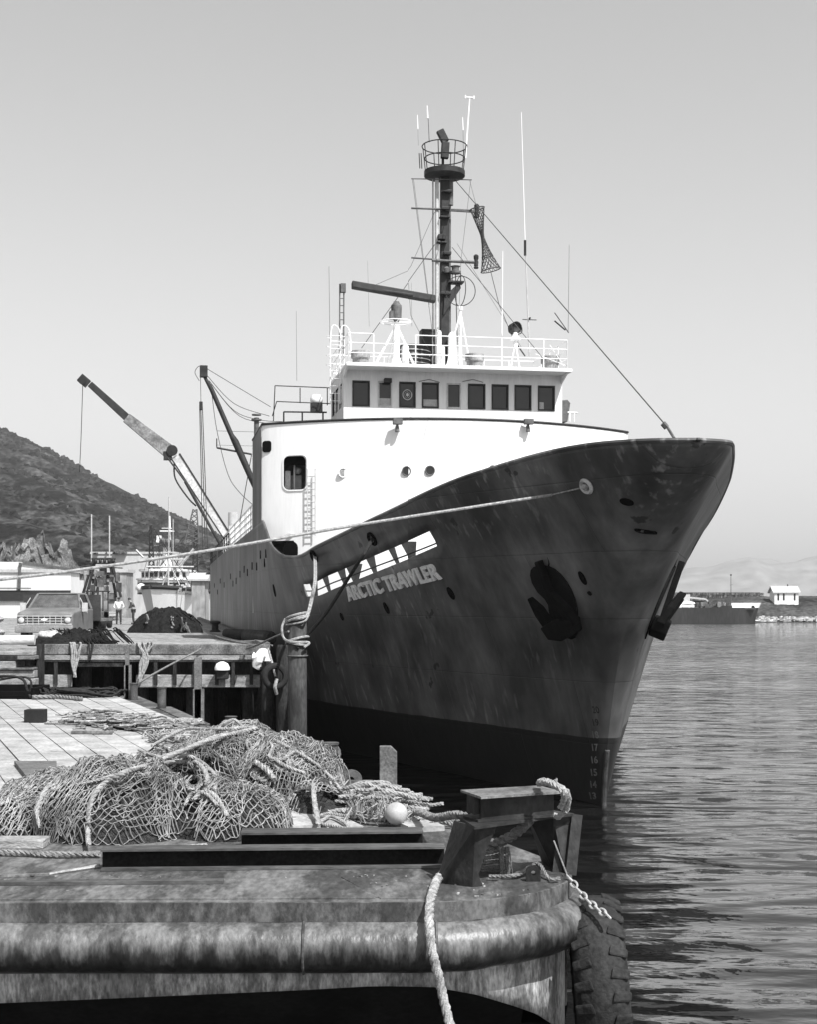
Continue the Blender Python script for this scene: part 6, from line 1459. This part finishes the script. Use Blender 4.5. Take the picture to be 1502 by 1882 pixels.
tag(ctr(b.build('rope_coil', rope_l)), 'small white rope tangle at the foot of the thin edge post', 'rope')
# heap of thick pale rope right of the net, float, hawser
t = thing('rope_heap', gb(690,1510), 'heap of thick pale knotted rope between the big net and the white float', 'rope heap')
b = MB()
for i in range(30):
    px = random.uniform(640,765); py = random.uniform(1486,1506); c = gb(px, py); a = random.uniform(-.5,.5); top = lin(px, [(640,.30),(700,.34),(735,.22),(770,.05)])*random.random()
    pts = [c+Vector((.16*k*math.cos(a)-.3, .16*k*math.sin(a)*1.2+random.uniform(-.06,.06), .04+top*(1-.1*abs(k-2))+random.uniform(-.02,.02))) for k in range(5)]; b.rope(pts, .024, 5, 6, 5)
b.build('coils', rope_l, t, smooth=True)
b = MB(); 
for i in range(220):
    px = random.uniform(640,775); c = gb(px, random.uniform(1488,1520)); pts = [c+Vector((random.uniform(-.09,.09), random.uniform(-.09,.09), random.random()*lin(px, [(640,.3),(700,.34),(780,.06)]))) for _ in range(3)]; b.tube(pts, .008, 4)
b.build('frayed_twine', twine, t)
c = gb(728,1516); b = MB(); b.sph(c+Vector((0,-.2,.16)), .125, 28, 18); fl = b.build('float', mat('float_plastic', .45, .3, 6, .5, fine=.1), None, smooth=2); tag(ctr(fl), 'round white plastic float resting against the rope heap', 'float')
b = MB(); b.rope([gb(640,1500)+Vector((0,-.3,.06)), gb(700,1510)+Vector((0,-.3,.08)), gb(760,1506)+Vector((0,-.2,.12)), P(800,1502,14.6), P(840,1497,13.6), P(870,1505,13.3)], .045, pitch=6)
tag(ctr(b.build('hawser', rope_m, smooth=True)), 'thick twisted hawser running from the rope heap to the towing bitt', 'rope', 'deck ropes')
b = MB(); a = gb(770,1530)
for i in range(7):
    c = a+Vector((random.uniform(-.1,.5), random.uniform(.15,.8), .02)); b = MB(); b.rope([c, c+Vector((.15,.1,.05)), c+Vector((.3,-.05,.03))], .03, 5)
    tag(ctr(b.build('rope_end', rope_m, smooth=True)), 'short worn rope end, one of several scattered between the white float and the towing bitt', 'rope', 'rope ends right of the float')
# ropes and line round the bitt
b = MB(); b.rope([P(992,1443,12.9)+Vector((0,0,.02)), P(1001,1436,12.6), P(1020,1442,12.35), P(1041,1455,12.3), P(1044,1470,12.35), P(1040,1490,12.45)], .036, pitch=5, n=6); b.rope([P(996,1437,12.6), P(1015,1440,12.3), P(1034,1452,12.2), P(1037,1468,12.3), P(1031,1484,12.4)], .03, pitch=5)
for k in range(6): b.tube([P(1024,1441,12.3), P(1022+random.uniform(-4,4),1434-random.random()*5,12.3)], .004, 4)
b.rope([P(1040,1488,12.4), P(1028,1500,12.5), P(1022,1498,12.6)], .03)
tag(ctr(b.build('rope', rope_l, smooth=True)), 'pale rope lashed over the right end of the towing bitt beam', 'rope', 'deck ropes')
b = MB(); b.rope([P(868,1572,13.4), P(895,1560,13.3), P(925,1545,13.2), P(955,1525,13.1), P(975,1508,13.0)], .055, pitch=4)
for i in range(9): b.rope([P(872+random.uniform(-4,4),1570+i*5,13.2), P(905,1566+i*5+random.uniform(-4,4),13.1), P(935,1564+i*4+random.uniform(-6,6),13.0)], .018, 4)
for i in range(10): x = 925+random.uniform(-8,12); b.tube(catmull([P(x,1555,12.9), P(x+random.uniform(-6,6),1580,12.9), P(x+random.uniform(-3,8),1612,12.9)], 4), .005, 4)
tag(ctr(b.build('rope_tangle', rope_m, smooth=True)), 'worn tangled ropes seen through the frame of the towing bitt', 'rope', 'deck ropes')
b = MB(); b.rope([gb(900,1618)+Vector((0,0,.04)), gb(950,1620)+Vector((0,0,.06)), gb(975,1612)+Vector((0,0,.1)), gb(992,1612)+Vector((0,0,.12)), gb(1010,1622)+Vector((0,0,.04)), gb(1030,1622)+Vector((0,0,.04))], .018)
tag(ctr(b.build('rope', rope_m, smooth=True)), 'thin frayed rope draped over the pad eye below the bitt', 'rope', 'deck ropes')
b = MB(); b.rope([gb(830,1606)+Vector((0,.1,.05)), gb(806,1622)+Vector((0,-.06,.05)), P(796,1640,11.93), P(791,1662,11.72), P(790,1700,11.52), P(795,1745,11.45), P(806,1790,11.45), P(816,1835,11.45), P(830,1890,11.4), P(845,1960,11.3)], .042, pitch=5, n=7)
tag(ctr(b.build('rope', rope_l, smooth=True)), 'thick twisted rope hanging over the barge edge in front of the rubbing tube', 'rope', 'deck ropes')
# chain and big tyre at the corner
b = MB(); p0, p1 = P(1043,1607,12.75), P(1122,1684,12.15); n_ = 9; d = (p1-p0)/n_; ax = d.normalized()
for i in range(n_):
    c = p0+d*(i+.5)+Vector((0,0,-.05*math.sin(PI*(i+.5)/n_))); s1 = ax.cross(Vector((0,1,0))).normalized() if i % 2 else Vector((0,1,0)); L_ = d.length*.70; W_ = .021; pts = []
    for k in range(16): a = 2*PI*k/16; pts.append(c+ax*(L_*.86*(math.cos(a)))+s1*W_*math.sin(a)*1.25)
    b.tube(pts, .0098, 6, True)
b.tube([P(1019,1545,12.7), P(1043,1607,12.85)], .008, 5)
tag(ctr(b.build('chain', mat('galvanised_chain', .5, .35, 8, .45, metal=.3), smooth=True)), 'bright chain link line holding the big tyre at the barge corner', 'chain')
tyre('tyre', P(1103,1815,12.75), .82, .225, (.985,-.08,.07), 'huge worn tractor tyre hanging as a fender at the barge corner', 26)
# ------------------------------------------------------------ sea haze
hz = bpy.data.materials.new('sea_haze'); hz.use_nodes = True; n = hz.node_tree.nodes; n.clear()
pv = n.new('ShaderNodeVolumePrincipled'); pv.inputs['Color'].default_value = (.93,.93,.93,1); pv.inputs['Density'].default_value = .00015; pv.inputs['Anisotropy'].default_value = .2
oo = n.new('ShaderNodeOutputMaterial'); hz.node_tree.links.new(pv.outputs[0], oo.inputs['Volume'])
b = MB(); b.bb((-3300, -90, -4), (3300, 7300, 520)); tag(b.build('haze', hz), 'thin sea haze lying over the whole harbour', 'haze', kind='stuff')
